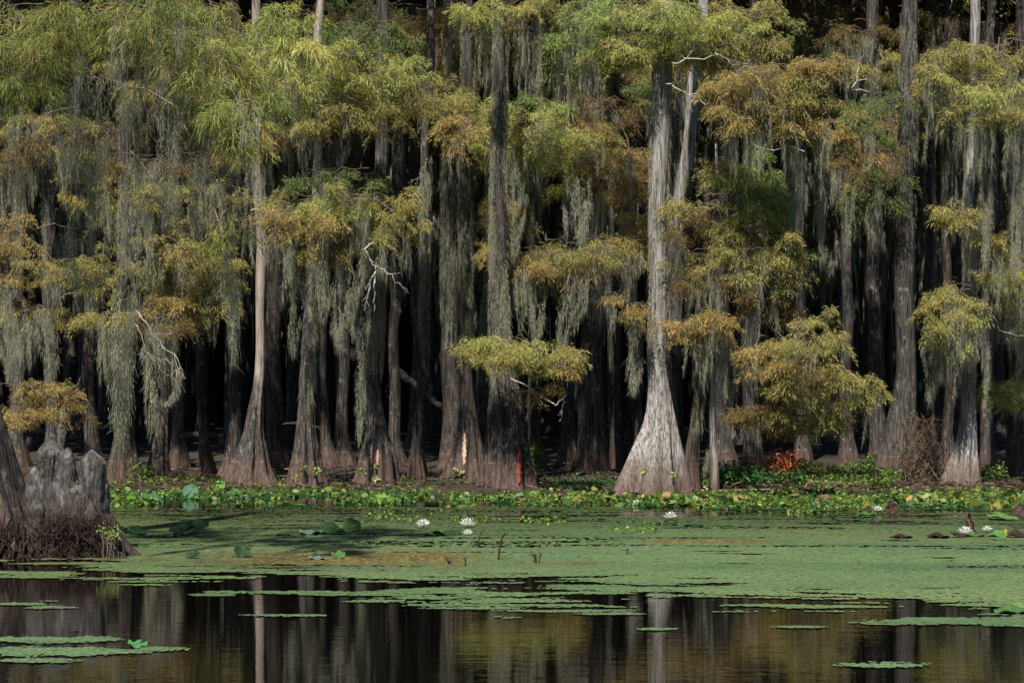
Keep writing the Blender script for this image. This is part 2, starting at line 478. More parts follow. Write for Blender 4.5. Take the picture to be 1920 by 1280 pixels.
def tree(key, label, prof, bark='bark', Y=None, top=13.5, k=76, name='cypress_tree', cat='tree', group='cypress trees along the swamp', crown=1.0, flute=1.0, taper=.5, crown_dy=.9):
    """prof from the foot up: [(py, cx, width px), ...]"""
    t = Tree()
    if Y is None: Y = depth_of(prof[0][0])
    t.Y = Y
    s = Y / F
    z = [H + (HY - p_[0]) * s for p_ in prof]; x = [(p_[1] - 960) * s for p_ in prof]; r = [p_[2] * s / 2 for p_ in prof]
    z.insert(0, z[0] - .35); x.insert(0, x[0]); r.insert(0, r[0] * 1.12)
    if top > z[-1] + .5:
        z.append(top); x.append(x[-1] + (x[-1] - x[-2]) * .3); r.append(r[-1] * taper)
    t.z, t.x, t.r = z, x, r
    zz = np.concatenate([np.linspace(z[0], z[0] + 2.6, 40), np.linspace(z[0] + 2.66, z[-1], 46)])
    C = np.stack([smooth_interp(zz, z, x), np.full(len(zz), Y), zz], -1)
    sd_ = abs(hash(key)) % 1000 if False else sum(ord(ch) * (q + 3) for q, ch in enumerate(key)) % 1000
    C[:, 1] += .06 * np.sin(zz * .6 + sd_); C[:, 0] += .03 * np.sin(zz * 1.1 + sd_) + .022 * np.sin(zz * 2.3 + 2 * sd_)
    base = (x[0], Y, z[0] + .35)
    t.o = empty(name, base, label, cat, group)
    g = Geo()
    t.V = trunk_mesh(g, C, smooth_interp(zz, z, r), k, flute, sd_)
    t.trunk = g.build('trunk', M[bark], t.o, smooth=True)
    if crown:
        g = Geo()
        cx = np.array([x[-1], Y, top - .8])
        for q in range(int(16 * crown)):
            th = rng.uniform(0, 2 * pi); rr = rng.uniform(.2, 2.2)
            e_ = np.array([x[-1] + math.cos(th) * rr, Y + crown_dy + math.sin(th) * rr, rng.uniform(max(11.0, top - 2.8), top + 1.2)])
            foliage(g, e_, (rng.uniform(.6, 1.0), rng.uniform(.6, 1.0), .35), 'YG' if q % 2 else 'OG', .45, big=2.4)
        t.crown = g.build('crown', M['foliage'], t.o)
    T[key] = t
    return t

def on_trunk(t, py, Y=None):
    z = H + (HY - py) * t.Y / F
    return np.array([float(np.interp(z, t.z, t.x)), t.Y, z])

def bough(key, py, blobs, dY=-.9, moss=(6, .4, 1.0, .25), dens=1.0, willow=False, tone=1.0, name='bough', thickr=.022, deep=.75):
    """a limb from the trunk at row py, with foliage in the given blobs [(cx, cy, rx, ry, palette)]"""
    t = T[key]; Y = t.Y + dY; s = Y / F
    p0 = on_trunk(t, py)
    gw, gf, gm = Geo(), Geo(), Geo()
    ctr = [at(b_[0], b_[1], Y + rng.normal() * (1.1 if willow else .25)) for b_ in blobs]
    order = np.argsort([np.linalg.norm(c - p0) for c in ctr])
    done = [p0]
    for o_ in order:
        c = ctr[o_]; b_ = blobs[o_]
        near = min(done, key=lambda q: np.linalg.norm(q - c))
        L = np.linalg.norm(c - near)
        pts = curve(near, c, 8, .12 * L * .5, .02)
        tube(gw, pts, np.linspace(thickr if near is p0 else thickr * .6, thickr * .4, 8), 5)
        done.append(c)
        rad = np.array([b_[2] * s * 1.15, max(.18, b_[2] * s * deep), max(.08, b_[3] * s * (1.0 if willow else 1.0))])
        pads = foliage(gf, c, rad, b_[4], dens * (b_[5] if len(b_) > 5 else 1), willow)
        for q in range(2 + int(rad[0] * 2)):          # bare twigs showing at the front of the spray
            sd2 = rng.choice([-1, 1]); a0 = c + rad * np.array([-sd2 * rng.uniform(.2, .9), -rng.uniform(.5, 1.0), rng.uniform(-.2, .9)])
            a1 = a0 + rad * np.array([sd2 * rng.uniform(.5, 1.1), rng.uniform(-.2, .2), -rng.uniform(.1, 1.0)])
            tube(gw, curve(a0, a1, 7, .05, .04), np.linspace(.008, .003, 7), 4)
        m_ = min(len(pads), 6 + int(rad[0] * 12))
        for q in range(m_):
            tube(gw, curve(c + (pads[q] - c) * .1, pads[q], 6, .04, .04), np.linspace(thickr * .4, .004, 6), 4)
        if moss:
            n = int(round(.55 * moss[0] * (b_[2] * b_[3]) ** .5 / 50 * 2.2))
            for q in range(n):
                pd = pads[rng.integers(len(pads))]
                curtain(gm, pd + np.array([0, 0, -.03]), rng.uniform(moss[1], moss[2]), rng.uniform(.4, 1.3) * moss[3], tone)
    ob = gw.build(name, M['twig'], t.o, origin=p0, smooth=True)
    gf.build('foliage', M['foliage'], ob)
    if gm.v: gm.build('moss', M['moss'], ob)
    return ob

def trunk_moss(key, py0, py1, dens=1.0, L=(.15, .5), tone=1.0, side=0, off=.02):
    """moss clinging to the trunk between two photo rows"""
    t = T[key]; g = Geo()
    z0, z1 = H + (HY - py1) * t.Y / F, H + (HY - py0) * t.Y / F
    n = int((z1 - z0) * 29 * dens)
    for q in range(n):
        z = rng.uniform(z0, z1)
        th = rng.uniform(-pi, 0) * .9 - .15 if not side else (rng.normal() * .55 + (0 if side > 0 else pi))
        r = float(np.interp(z, t.z, t.r)) + off
        p = np.array([float(np.interp(z, t.z, t.x)) + r * math.cos(th) * 1.05, t.Y + r * math.sin(th) * 1.05, z])
        strand(g, p, rng.uniform(*L), .022, .0, tone=tone, step=.03)
    return g.build('moss', M['moss'], t.o)

def fork(g, p0, p1, r0, depth=3, spread=.5, jit=.05):
    pts = curve(p0, p1, 7, 0, jit)
    tube(g, pts, np.linspace(r0, r0 * .45, 7), 5)
    if depth:
        for q in range(int(rng.integers(2, 4))):
            k = int(rng.integers(2, 7)); L = np.linalg.norm(pts[-1] - pts[0]) * rng.uniform(.3, .6)
            d = unit(pts[-1] - pts[0]) + rng.normal(size=3) * spread
            fork(g, pts[k], pts[k] + unit(d) * L, r0 * .5, depth - 1, spread, jit)

def dead_bough(key, pts, dY=-.6, r0=.018, depth=2, mat='dead', name='dead_bough', moss=0, start=None, spread=.5):
    t = T[key]; g = Geo()
    ps = [at(x_, y_, t.Y + dY + .05 * q) for q, (x_, y_) in enumerate(pts)]
    p0 = on_trunk(t, start if start else pts[0][1])
    tube(g, curve(p0, ps[0], 6, .03, .01), np.linspace(r0 * 1.1, r0, 6), 5)
    for q in range(len(ps) - 1):
        fork(g, ps[q], ps[q + 1], r0 * (1 - .2 * q), depth, spread, .04)
    ob = g.build(name, M[mat], t.o, origin=p0, smooth=True)
    if moss:
        gm = Geo()
        for q in range(moss):
            k = int(rng.integers(len(ps) - 1)); u = rng.random()
            curtain(gm, ps[k] * (1 - u) + ps[k + 1] * u, rng.uniform(.3, .8), .16)
        gm.build('moss', M['moss'], ob)
    return ob

# ------------------------------------------------------------------ the front row of cypresses (foot row, centre, width in photo pixels)
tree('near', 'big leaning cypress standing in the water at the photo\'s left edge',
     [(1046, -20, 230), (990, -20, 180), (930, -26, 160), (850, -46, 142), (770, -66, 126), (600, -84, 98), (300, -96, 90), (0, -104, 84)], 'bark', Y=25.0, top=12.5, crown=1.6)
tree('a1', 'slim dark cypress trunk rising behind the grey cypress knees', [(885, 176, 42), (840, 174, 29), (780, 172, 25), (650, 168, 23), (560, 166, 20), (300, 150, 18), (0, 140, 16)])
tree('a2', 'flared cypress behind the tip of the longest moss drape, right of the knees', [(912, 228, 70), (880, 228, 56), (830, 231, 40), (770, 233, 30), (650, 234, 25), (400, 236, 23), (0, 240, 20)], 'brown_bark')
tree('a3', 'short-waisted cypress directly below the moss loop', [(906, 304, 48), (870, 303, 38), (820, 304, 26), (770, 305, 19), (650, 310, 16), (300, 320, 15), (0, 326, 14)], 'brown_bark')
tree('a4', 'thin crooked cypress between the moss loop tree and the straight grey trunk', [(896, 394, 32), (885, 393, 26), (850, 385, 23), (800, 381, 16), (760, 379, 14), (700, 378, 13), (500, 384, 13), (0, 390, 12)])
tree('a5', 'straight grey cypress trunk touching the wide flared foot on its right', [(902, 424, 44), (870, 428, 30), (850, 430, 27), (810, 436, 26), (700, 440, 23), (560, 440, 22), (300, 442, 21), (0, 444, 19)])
tree('a6', 'cypress with a wide fluted foot and a sunlit upper trunk', [(913, 474, 98), (890, 473, 80), (850, 478, 53), (810, 480, 35), (760, 481, 26), (720, 483, 20), (620, 485, 16), (480, 489, 19), (300, 484, 18), (0, 480, 16)], 'sunlit_top_bark')
tree('a7', 'pale-footed cypress under the umbrella of olive foliage', [(914, 574, 78), (890, 574, 66), (850, 575, 49), (810, 573, 36), (760, 574, 29), (720, 575, 25), (640, 580, 18), (500, 586, 18), (400, 592, 17), (0, 600, 15)], 'sunlit_top_bark')
tree('a8', 'grey cypress with pale streaks on its foot and a forked white dead branch', [(913, 704, 86), (890, 704, 72), (850, 703, 60), (810, 702, 40), (760, 699, 31), (720, 700, 26), (640, 702, 26), (450, 708, 27), (250, 714, 25), (0, 718, 22)], 'bark')
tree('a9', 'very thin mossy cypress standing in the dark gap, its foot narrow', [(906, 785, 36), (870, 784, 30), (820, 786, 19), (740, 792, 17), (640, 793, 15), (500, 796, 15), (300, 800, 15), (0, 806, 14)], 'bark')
tree('b1', 'cypress with one long pale stripe on its foot', [(907, 874, 84), (880, 874, 68), (860, 874, 56), (820, 876, 38), (775, 875, 28), (700, 874, 23), (600, 875, 20), (450, 873, 21), (250, 874, 22), (0, 878, 20)], 'brown_bark')
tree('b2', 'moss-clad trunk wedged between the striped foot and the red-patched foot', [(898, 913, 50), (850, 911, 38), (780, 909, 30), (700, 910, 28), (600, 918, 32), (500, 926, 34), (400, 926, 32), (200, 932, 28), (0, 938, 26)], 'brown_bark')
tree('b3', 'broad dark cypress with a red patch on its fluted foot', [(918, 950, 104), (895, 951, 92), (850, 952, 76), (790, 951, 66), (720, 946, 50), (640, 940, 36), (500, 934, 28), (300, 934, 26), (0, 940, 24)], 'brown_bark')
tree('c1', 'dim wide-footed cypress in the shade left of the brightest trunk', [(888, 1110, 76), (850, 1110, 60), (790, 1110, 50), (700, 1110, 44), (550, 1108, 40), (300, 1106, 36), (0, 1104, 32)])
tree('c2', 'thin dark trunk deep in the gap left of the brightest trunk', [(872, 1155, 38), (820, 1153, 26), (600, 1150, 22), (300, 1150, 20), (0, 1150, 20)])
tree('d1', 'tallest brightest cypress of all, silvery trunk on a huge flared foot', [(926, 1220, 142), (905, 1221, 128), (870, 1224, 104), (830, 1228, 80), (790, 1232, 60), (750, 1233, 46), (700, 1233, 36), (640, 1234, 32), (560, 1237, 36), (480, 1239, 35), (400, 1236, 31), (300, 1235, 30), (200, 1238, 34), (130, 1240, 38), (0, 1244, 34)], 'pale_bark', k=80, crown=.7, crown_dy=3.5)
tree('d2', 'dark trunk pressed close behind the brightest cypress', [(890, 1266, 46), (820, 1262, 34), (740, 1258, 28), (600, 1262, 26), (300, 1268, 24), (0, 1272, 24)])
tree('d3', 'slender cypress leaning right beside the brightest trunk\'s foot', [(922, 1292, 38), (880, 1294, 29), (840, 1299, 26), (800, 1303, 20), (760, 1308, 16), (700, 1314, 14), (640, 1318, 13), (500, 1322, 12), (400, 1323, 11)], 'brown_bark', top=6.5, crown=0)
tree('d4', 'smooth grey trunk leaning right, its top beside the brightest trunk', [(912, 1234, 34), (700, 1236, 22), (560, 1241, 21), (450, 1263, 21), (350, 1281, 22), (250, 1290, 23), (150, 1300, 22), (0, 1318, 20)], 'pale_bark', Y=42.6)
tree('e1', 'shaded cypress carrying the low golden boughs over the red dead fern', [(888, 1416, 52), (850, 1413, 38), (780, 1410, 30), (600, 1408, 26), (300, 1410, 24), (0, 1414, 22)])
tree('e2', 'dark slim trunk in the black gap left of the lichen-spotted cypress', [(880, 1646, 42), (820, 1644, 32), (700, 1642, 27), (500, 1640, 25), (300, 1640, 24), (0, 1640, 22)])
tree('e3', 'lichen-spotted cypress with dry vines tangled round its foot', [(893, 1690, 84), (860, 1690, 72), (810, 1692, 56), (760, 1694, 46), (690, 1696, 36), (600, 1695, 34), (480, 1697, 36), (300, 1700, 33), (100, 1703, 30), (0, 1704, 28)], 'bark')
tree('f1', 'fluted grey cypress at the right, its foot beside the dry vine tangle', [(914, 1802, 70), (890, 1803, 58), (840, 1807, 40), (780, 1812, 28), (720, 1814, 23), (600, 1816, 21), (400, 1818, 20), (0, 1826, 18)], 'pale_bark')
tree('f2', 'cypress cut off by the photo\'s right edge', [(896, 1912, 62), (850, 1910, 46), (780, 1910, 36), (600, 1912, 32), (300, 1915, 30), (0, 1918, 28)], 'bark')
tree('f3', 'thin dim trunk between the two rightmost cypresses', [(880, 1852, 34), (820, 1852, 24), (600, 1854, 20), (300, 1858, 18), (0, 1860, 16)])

# second row, still told apart
SECOND = [
    ('g1', 'thick brown trunk just right of the sunlit upper trunk', [(878, 520, 60), (820, 517, 44), (600, 514, 38), (300, 510, 34), (0, 508, 30)], 'brown_bark'),
    ('g2', 'narrow trunk with a flared foot close behind the pale-footed cypress', [(876, 612, 44), (820, 606, 30), (700, 602, 24), (400, 604, 22), (0, 608, 20)], 'brown_bark'),
    ('g3', 'dim trunk midway between the pale-footed cypress and the streaked grey one', [(874, 648, 40), (800, 645, 28), (500, 642, 25), (0, 640, 22)], 'bark'),
    ('g4', 'slim dim trunk close right of the streaked grey cypress', [(872, 742, 40), (820, 740, 28), (500, 744, 24), (0, 750, 22)], 'bark'),
    ('g5', 'stout shaded trunk behind and left of the striped foot', [(880, 852, 62), (820, 846, 54), (700, 846, 50), (400, 848, 50), (0, 852, 44)], 'brown_bark'),
    ('g6', 'thin trunk close right of the red-patched foot under the low bough', [(876, 1006, 36), (800, 1004, 26), (500, 1000, 22), (0, 1004, 20)], 'brown_bark'),
    ('g7', 'shadowy trunk just left of the dim wide-footed cypress', [(870, 1062, 40), (800, 1064, 30), (500, 1068, 26), (0, 1072, 24)], 'bark'),
    ('g8', 'narrow trunk nearly hidden left of the brightest cypress\'s waist', [(872, 1190, 36), (800, 1188, 26), (500, 1186, 22), (0, 1186, 20)], 'brown_bark'),
    ('g9', 'dim trunk behind the hanging moss right of the leaning slender cypress', [(872, 1356, 50), (800, 1352, 38), (500, 1350, 30), (0, 1350, 26)], 'bark'),
    ('h1', 'shadowy trunk deep under the golden boughs, left of the black gap', [(868, 1506, 40), (800, 1504, 30), (500, 1500, 26), (0, 1500, 24)], 'bark'),
    ('h2', 'shadowy trunk in the middle of the black gap at the right', [(868, 1590, 38), (800, 1588, 28), (500, 1586, 25), (0, 1584, 22)], 'bark'),
    ('h3', 'dim trunk close right of the lichen-spotted cypress', [(872, 1746, 40), (800, 1744, 26), (500, 1742, 22), (0, 1742, 20)], 'bark'),
    ('h4', 'dim brown trunk just left of the fluted grey cypress at the right', [(874, 1782, 36), (800, 1778, 24), (500, 1776, 20), (0, 1776, 18)], 'brown_bark'),
    ('h5', 'dim trunk behind the moss loop', [(872, 336, 40), (800, 334, 28), (500, 332, 24), (0, 330, 22)], 'bark'),
    ('h6', 'shadowy trunk left of the slim trunk behind the knees', [(870, 96, 44), (800, 94, 30), (500, 92, 26), (0, 90, 24)], 'bark'),
    ('h7', 'shadowy trunk nearest the big leaning cypress at the left', [(872, 38, 44), (800, 36, 32), (500, 34, 28), (0, 32, 26)], 'bark'),
]
for key, lab, prof, bk in SECOND:
    prof = [(a_, b_, c_ * (1 if q < 1 else .78)) for q, (a_, b_, c_) in enumerate(prof)]
    tree(key, lab, prof, bk, top=rng.uniform(12, 14.5), k=32, crown=.6)

# third row: dim trunks that nothing tells apart
third = []
for q in range(34):
    px = 20 + q * 57.5 + rng.uniform(-20, 20)
    Y = rng.uniform(56, 66)
    fy = HY + (H - float(ground(Y))) * F / Y
    w_ = rng.uniform(16, 30)
    key = 'w%d' % q
    tree(key, 'dim cypress trunk deep in the shaded wood behind the first two rows', [(fy, px, w_ * 1.7), (fy - 35, px + 2, w_ * 1.25), (fy - 90, px + 3, w_), (400, px + rng.uniform(-14, 14), w_ * .85), (0, px + rng.uniform(-20, 20), w_ * .75)],
         'bark', Y=Y, top=rng.uniform(12.5, 15), k=18, group='dim trunks deep in the wood', crown=0)
    third.append(key)
# ------------------------------------------------------------------ far wood: one dark mass behind the told-apart trees, plus a light-blocking canopy
g = Geo()
for q in range(300):
    Y = rng.uniform(66, 104); X = rng.uniform(-1, 1) * (Y * .24 + 12)
    zz = np.array([-.3, .3, .9, 2, 6, 12, 16.0]) + float(ground(Y)); r0 = rng.uniform(.14, .3)
    C = np.stack([X + np.cumsum(rng.normal(size=7) * .08), np.full(7, Y), zz], -1)
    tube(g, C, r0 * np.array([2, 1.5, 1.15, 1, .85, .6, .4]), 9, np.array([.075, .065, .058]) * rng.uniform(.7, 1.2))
fw_tr = g
n = 120000  # canopy roof added overhead to keep sun and sky light out of the interior
Y = np.where(rng.random(n) < .7, rng.uniform(46, 100, n), rng.uniform(100, 165, n)); X = rng.uniform(-1, 1, n) * (Y * .24 + 18)
lo = np.minimum(2.4 + Y * 730 / F, 15.0)
P = np.stack([X, Y, lo + rng.uniform(.3, 4.5, n)], -1)
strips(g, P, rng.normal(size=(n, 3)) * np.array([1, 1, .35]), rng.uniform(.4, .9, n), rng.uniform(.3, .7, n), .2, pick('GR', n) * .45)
n = 30000     # dim leafage between the trunks, half way up
Y = rng.uniform(53, 76, n); X = rng.uniform(-1, 1, n) * (Y * .24 + 10)
P = np.stack([X, Y, 13 - 6.5 * rng.beta(1, 1.6, n)], -1)
kk = fbm(X * .35, P[:, 2] * .5 + Y * .3, 7) > .45
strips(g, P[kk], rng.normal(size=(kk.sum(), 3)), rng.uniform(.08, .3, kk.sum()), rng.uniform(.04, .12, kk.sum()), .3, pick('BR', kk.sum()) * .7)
n = 70000
Y = rng.uniform(80, 134, n); X = rng.uniform(-1, 1, n) * (Y * .24 + 18)
P = np.stack([X, Y, rng.uniform(.0, 18.5, n) + ground(Y)], -1)
D = rng.normal(size=(n, 3)); D[:, 2] -= 1.5
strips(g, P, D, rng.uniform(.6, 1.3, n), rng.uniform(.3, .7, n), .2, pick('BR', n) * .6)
# far hanging moss
n = 30000
Y = rng.uniform(60, 92, n); X = rng.uniform(-1, 1, n) * (Y * .24 + 8)
P = np.stack([X, Y, 12 - 8 * rng.beta(1.1, 2.0, n)], -1)
D = rng.normal(size=(n, 3)) * .12; D[:, 2] -= 1
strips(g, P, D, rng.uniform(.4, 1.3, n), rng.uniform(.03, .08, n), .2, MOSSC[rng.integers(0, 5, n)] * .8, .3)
tag(g.build('far_wood', M['foliage']), 'dark mass of distant trunks, leaves and added shade canopy filling the depth of the swamp', 'wood', kind='stuff')

g = Geo(); n = 36000   # wood added out of view behind the camera to shut off low sky
X = rng.uniform(-75, 75, n); Y = rng.uniform(-30, -18, n)
P = np.stack([X, Y, rng.uniform(0, 1, n) ** .8 * (23 + 3.5 * np.sin(X * .35) + 2 * np.sin(X * .9))], -1)
D = rng.normal(size=(n, 3)); D[:, 2] -= .6
strips(g, P, D, rng.uniform(.7, 1.5, n), rng.uniform(.4, .8, n), .2, pick('GR', n))
for q in range(90):
    X = rng.uniform(-75, 75); tube(g, [(X, -24, -.5), (X, -24, 3), (X + rng.normal() * .3, -24, 14)], [.5, .25, .1], 7, (.08, .07, .06))
tag(g.build('sky_blocker_wood', M['foliage']), 'unseen wood added behind the camera to block the low sky', 'wood', kind='stuff')

# ------------------------------------------------------------------ boughs
# the near tree: long drooping fronds
bough('near', 60, [(30, 40, 70, 45, 'GN'), (100, 55, 60, 40, 'GN'), (70, 115, 75, 40, 'GN'), (15, 130, 50, 35, 'GN'), (200, 20, 60, 22, 'GN')], dY=-1.0, moss=None, willow=True, dens=.65, deep=2.0)
bough('near', -40, [(300, 22, 80, 32, 'GN'), (285, 75, 60, 30, 'GN'), (390, 55, 90, 50, 'GN'), (470, 105, 80, 55, 'GN'), (430, 165, 60, 45, 'GN'), (535, 120, 60, 45, 'YG'), (465, 215, 45, 35, 'GN'), (480, 268, 28, 28, 'YG'), (410, 120, 50, 40, 'YG')], dY=-1.4, moss=(3, .4, .9, .2), willow=True, dens=.6, deep=2.2)
bough('a6', 90, [(520, 50, 60, 35, 'YG'), (585, 110, 45, 35, 'YG'), (560, 160, 40, 30, 'OG')], dY=-1.4, moss=(2, .3, .7, .15), dens=1.0)
bough('near', 140, [(432, 425, 24, 40, 'GN'), (248, 165, 36, 22, 'OG')], dY=-.8, moss=None, willow=True, dens=1.2)
g = Geo()
for q in range(46):   # foliage added out of view above the water to shade the left side
    e_ = np.array([rng.uniform(-11.5, -4.6), rng.uniform(16.5, 24), rng.uniform(9.8, 11.8)])
    foliage(g, e_, (rng.uniform(.7, 1.2), rng.uniform(.7, 1.2), .35), 'GN', .3, big=2.2)
g.build('crown', M['foliage'], T['near'].o)
# dusky mossy boughs filling the left behind the near tree
for key_, py_, bl_ in [('a1', 200, [(60, 230, 50, 14, 'OG', .3), (110, 260, 45, 14, 'BR', .3)]), ('a1', 240, [(20, 300, 40, 14, 'BR', .3), (200, 250, 40, 14, 'BR', .3)]),
                       ('a2', 280, [(260, 300, 50, 16, 'BR', .3), (300, 360, 45, 14, 'OG', .3)]), ('a5', 280, [(390, 300, 45, 14, 'BR', .3), (420, 350, 35, 14, 'OG', .3), (340, 330, 40, 14, 'GR', .3)]),
                       ('a1', 540, [(70, 590, 50, 12, 'OG', .25), (20, 570, 40, 12, 'BR', .3)]), ('a2', 560, [(200, 590, 30, 10, 'OG', .25), (300, 600, 40, 10, 'BR', .3)])]:
    bough(key_, py_, bl_, dY=-.8, moss=(16, .5, 1.9, .26), dens=.8)
for key_, py_, bl_ in [('h1', 60, [(1530, 60, 50, 24, 'GR', .6), (1580, 110, 45, 22, 'GR', .6), (1500, 30, 40, 20, 'BR', .6)]), ('e2', 90, [(1620, 60, 50, 20, 'BR', .5), (1660, 120, 40, 20, 'OG', .4)]), ('h3', 60, [(1780, 40, 50, 20, 'BR', .4), (1850, 50, 50, 16, 'BR', .4)])]:
    bough(key_, py_, bl_, dY=-.8, moss=(9, .6, 1.6, .26), dens=.8)
# left
bough('a1', 300, [(165, 310, 36, 50, 'OG', .7), (190, 380, 32, 35, 'OG', .7), (140, 250, 32, 30, 'OG', .7)], moss=(8, .6, 1.4, .25))
bough('a1', 430, [(25, 430, 42, 35, 'OR'), (8, 480, 40, 45, 'OR'), (130, 512, 85, 22, 'OG'), (190, 500, 35, 20, 'OG')], dY=-1.5, moss=(6, .5, 1.1, .3))
bough('a1', 690, [(60, 738, 60, 26, 'OR', .55), (120, 752, 45, 26, 'BR', .7), (35, 760, 40, 20, 'OR', .6)], dY=-1.2, moss=(2, .3, .6, .12), dens=.8)
bough('a5', 420, [(350, 425, 55, 30, 'OG'), (320, 470, 70, 32, 'OG'), (365, 500, 60, 32, 'OG'), (310, 535, 70, 28, 'OG'), (370, 560, 60, 26, 'OG'), (300, 575, 45, 20, 'OR')], dY=-1.2, moss=(4, .5, 1.1, .25))
bough('a8', 120, [(650, 105, 85, 30, 'YG'), (620, 160, 75, 32, 'YG'), (710, 165, 75, 30, 'YG'), (640, 212, 85, 24, 'OG'), (700, 210, 50, 20, 'OG'), (790, 170, 65, 26, 'OG', .8), (690, 60, 50, 22, 'GR')], dY=-1.6, moss=(1.5, .3, .8, .15), dens=1.15)
bough('a7', 385, [(640, 335, 65, 20, 'GR'), (570, 378, 60, 24, 'OG'), (700, 372, 60, 26, 'OG'), (635, 385, 60, 26, 'GR'), (540, 405, 65, 18, 'OR'), (615, 440, 30, 42, 'OG'), (600, 410, 30, 30, 'YG'), (745, 405, 32, 24, 'OG'), (690, 420, 30, 22, 'OG'), (715, 435, 18, 18, 'OG'), (530, 430, 25, 25, 'OG')], dY=-1.4, moss=(5, .6, 1.5, .26), dens=.95)
bough('g5', 40, [(740, 40, 80, 35, 'BR'), (820, 60, 70, 35, 'BR'), (860, 110, 60, 40, 'BR'), (700, 20, 60, 25, 'GR'), (800, 120, 50, 25, 'OG', .7), (590, 25, 60, 22, 'GR', .7)], dY=-2.0, moss=(7, .6, 1.5, .3), dens=.8)
bough('b1', 200, [(858, 245, 28, 25, 'OR'), (850, 275, 18, 18, 'OR', .8), (810, 190, 45, 18, 'OG', .8)], dY=-.9, moss=(3, .5, 1, .2))
bough('b2', 215, [(985, 205, 60, 26, 'YG'), (940, 215, 35, 20, 'OG', .8), (1010, 245, 95, 30, 'YG'), (975, 285, 55, 24, 'YG'), (1060, 285, 65, 28, 'YG'), (1085, 330, 38, 26, 'YG'), (1115, 250, 28, 16, 'OG', .7)], dY=-1.5, moss=(5, .6, 1.5, .3), dens=1.1)
bough('b2', 380, [(925, 392, 42, 16, 'OR'), (955, 405, 28, 14, 'OR', .8)], dY=-1.2, moss=(4, .3, .9, .22))
bough('b3', 60, [(1080, 40, 40, 50, 'LG'), (1040, 140, 40, 50, 'LG', .8), (930, 15, 45, 18, 'YG'), (990, 60, 40, 30, 'BR', .8), (1020, 20, 40, 20, 'OG')], dY=-1.0, moss=(6, .7, 1.8, .3))
bough('b3', 665, [(912, 646, 36, 8, 'OG'), (955, 642, 48, 10, 'YG'), (1000, 658, 44, 10, 'OG'), (1025, 676, 38, 9, 'OG'), (1058, 692, 26, 8, 'OR'), (950, 668, 36, 8, 'OG')], dY=-1.3, moss=(2, .2, .6, .16))
bough('b3', 735, [(1000, 738, 26, 12, 'OR', .6), (1045, 725, 20, 12, 'OR', .5)], dY=-1.1, moss=None, dens=.6)
bough('c1', 460, [(1000, 478, 52, 22, 'OG'), (980, 500, 30, 16, 'OR'), (1060, 470, 55, 22, 'OG'), (1080, 500, 50, 16, 'OR'), (1130, 470, 45, 20, 'OG'), (1180, 465, 42, 18, 'OR'), (950, 462, 26, 10, 'OR')], dY=-4.0, moss=(8, .6, 1.5, .3))
bough('c1', 330, [(1160, 300, 45, 20, 'BR'), (1195, 370, 40, 24, 'OR', .7), (1180, 420, 30, 20, 'OR', .6), (1140, 350, 45, 22, 'BR', .7), (1190, 300, 30, 24, 'OR', .6), (1140, 190, 45, 35, 'BR', .7)], dY=-3.0, moss=(5, .5, 1.2, .25), dens=.8)
bough('d1', 60, [(1250, 28, 100, 26, 'YG'), (1330, 40, 70, 24, 'YG'), (1400, 22, 65, 20, 'OG'), (1180, 25, 60, 32, 'LG'), (1190, 85, 75, 22, 'YG'), (1260, 78, 60, 22, 'YG'), (1330, 88, 60, 20, 'OG'), (1400, 82, 55, 16, 'OG'), (1445, 76, 26, 14, 'OG'), (1150, 95, 40, 14, 'OG')], dY=-.5, moss=(1.5, .3, .7, .16), dens=1.2)
bough('d1', 560, [(1155, 560, 26, 10, 'OR'), (1190, 575, 26, 12, 'OR'), (1205, 595, 14, 10, 'OR', .7)], dY=-.8, moss=(5, .4, 1.1, .2))
bough('d4', 170, [(1490, 128, 55, 12, 'OR'), (1545, 112, 28, 12, 'OR', .8), (1420, 140, 50, 14, 'OR'), (1370, 158, 30, 12, 'OR', .8), (1410, 195, 60, 18, 'OR'), (1460, 185, 50, 16, 'OG'), (1400, 225, 60, 16, 'OR'), (1470, 218, 50, 18, 'OR'), (1545, 205, 40, 18, 'OG'), (1560, 230, 32, 14, 'OR'), (1500, 160, 40, 14, 'OG')], dY=-4.6, moss=(5, .5, 1.5, .25), dens=1.05)
bough('d3', 640, [(1290, 612, 30, 12, 'OR', .7), (1340, 600, 30, 14, 'OR', .7), (1360, 625, 26, 10, 'OR', .6)], dY=-.5, moss=(12, .5, 1.4, .3))
bough('e3', 190, [(1650, 188, 42, 12, 'GR'), (1625, 240, 45, 26, 'GR'), (1640, 290, 45, 24, 'BR'), (1600, 310, 40, 24, 'OR', .6), (1650, 340, 42, 26, 'GR'), (1630, 380, 35, 22, 'GR', .7)], dY=-.7, moss=(5, .5, 1.2, .25), dens=.9)
bough('e1', 690, [(1420, 668, 42, 18, 'OR'), (1475, 655, 45, 18, 'OG'), (1520, 625, 36, 20, 'OG'), (1555, 592, 24, 24, 'OG'), (1500, 680, 40, 12, 'OR', .7)], dY=-7.2, moss=(3, .25, .8, .2), dens=.8)
bough('e1', 735, [(1500, 725, 50, 18, 'OG', .8), (1555, 712, 45, 16, 'OG'), (1600, 725, 36, 18, 'OG'), (1615, 748, 20, 18, 'OG'), (1530, 745, 35, 14, 'OG', .7)], dY=-7.0, moss=(3, .25, .7, .2), dens=.8)
bough('e1', 790, [(1450, 785, 45, 16, 'OR'), (1500, 780, 45, 16, 'OG'), (1545, 785, 28, 14, 'OG'), (1420, 770, 30, 12, 'BR')], dY=-6.8, moss=(2, .2, .6, .18), dens=.8)
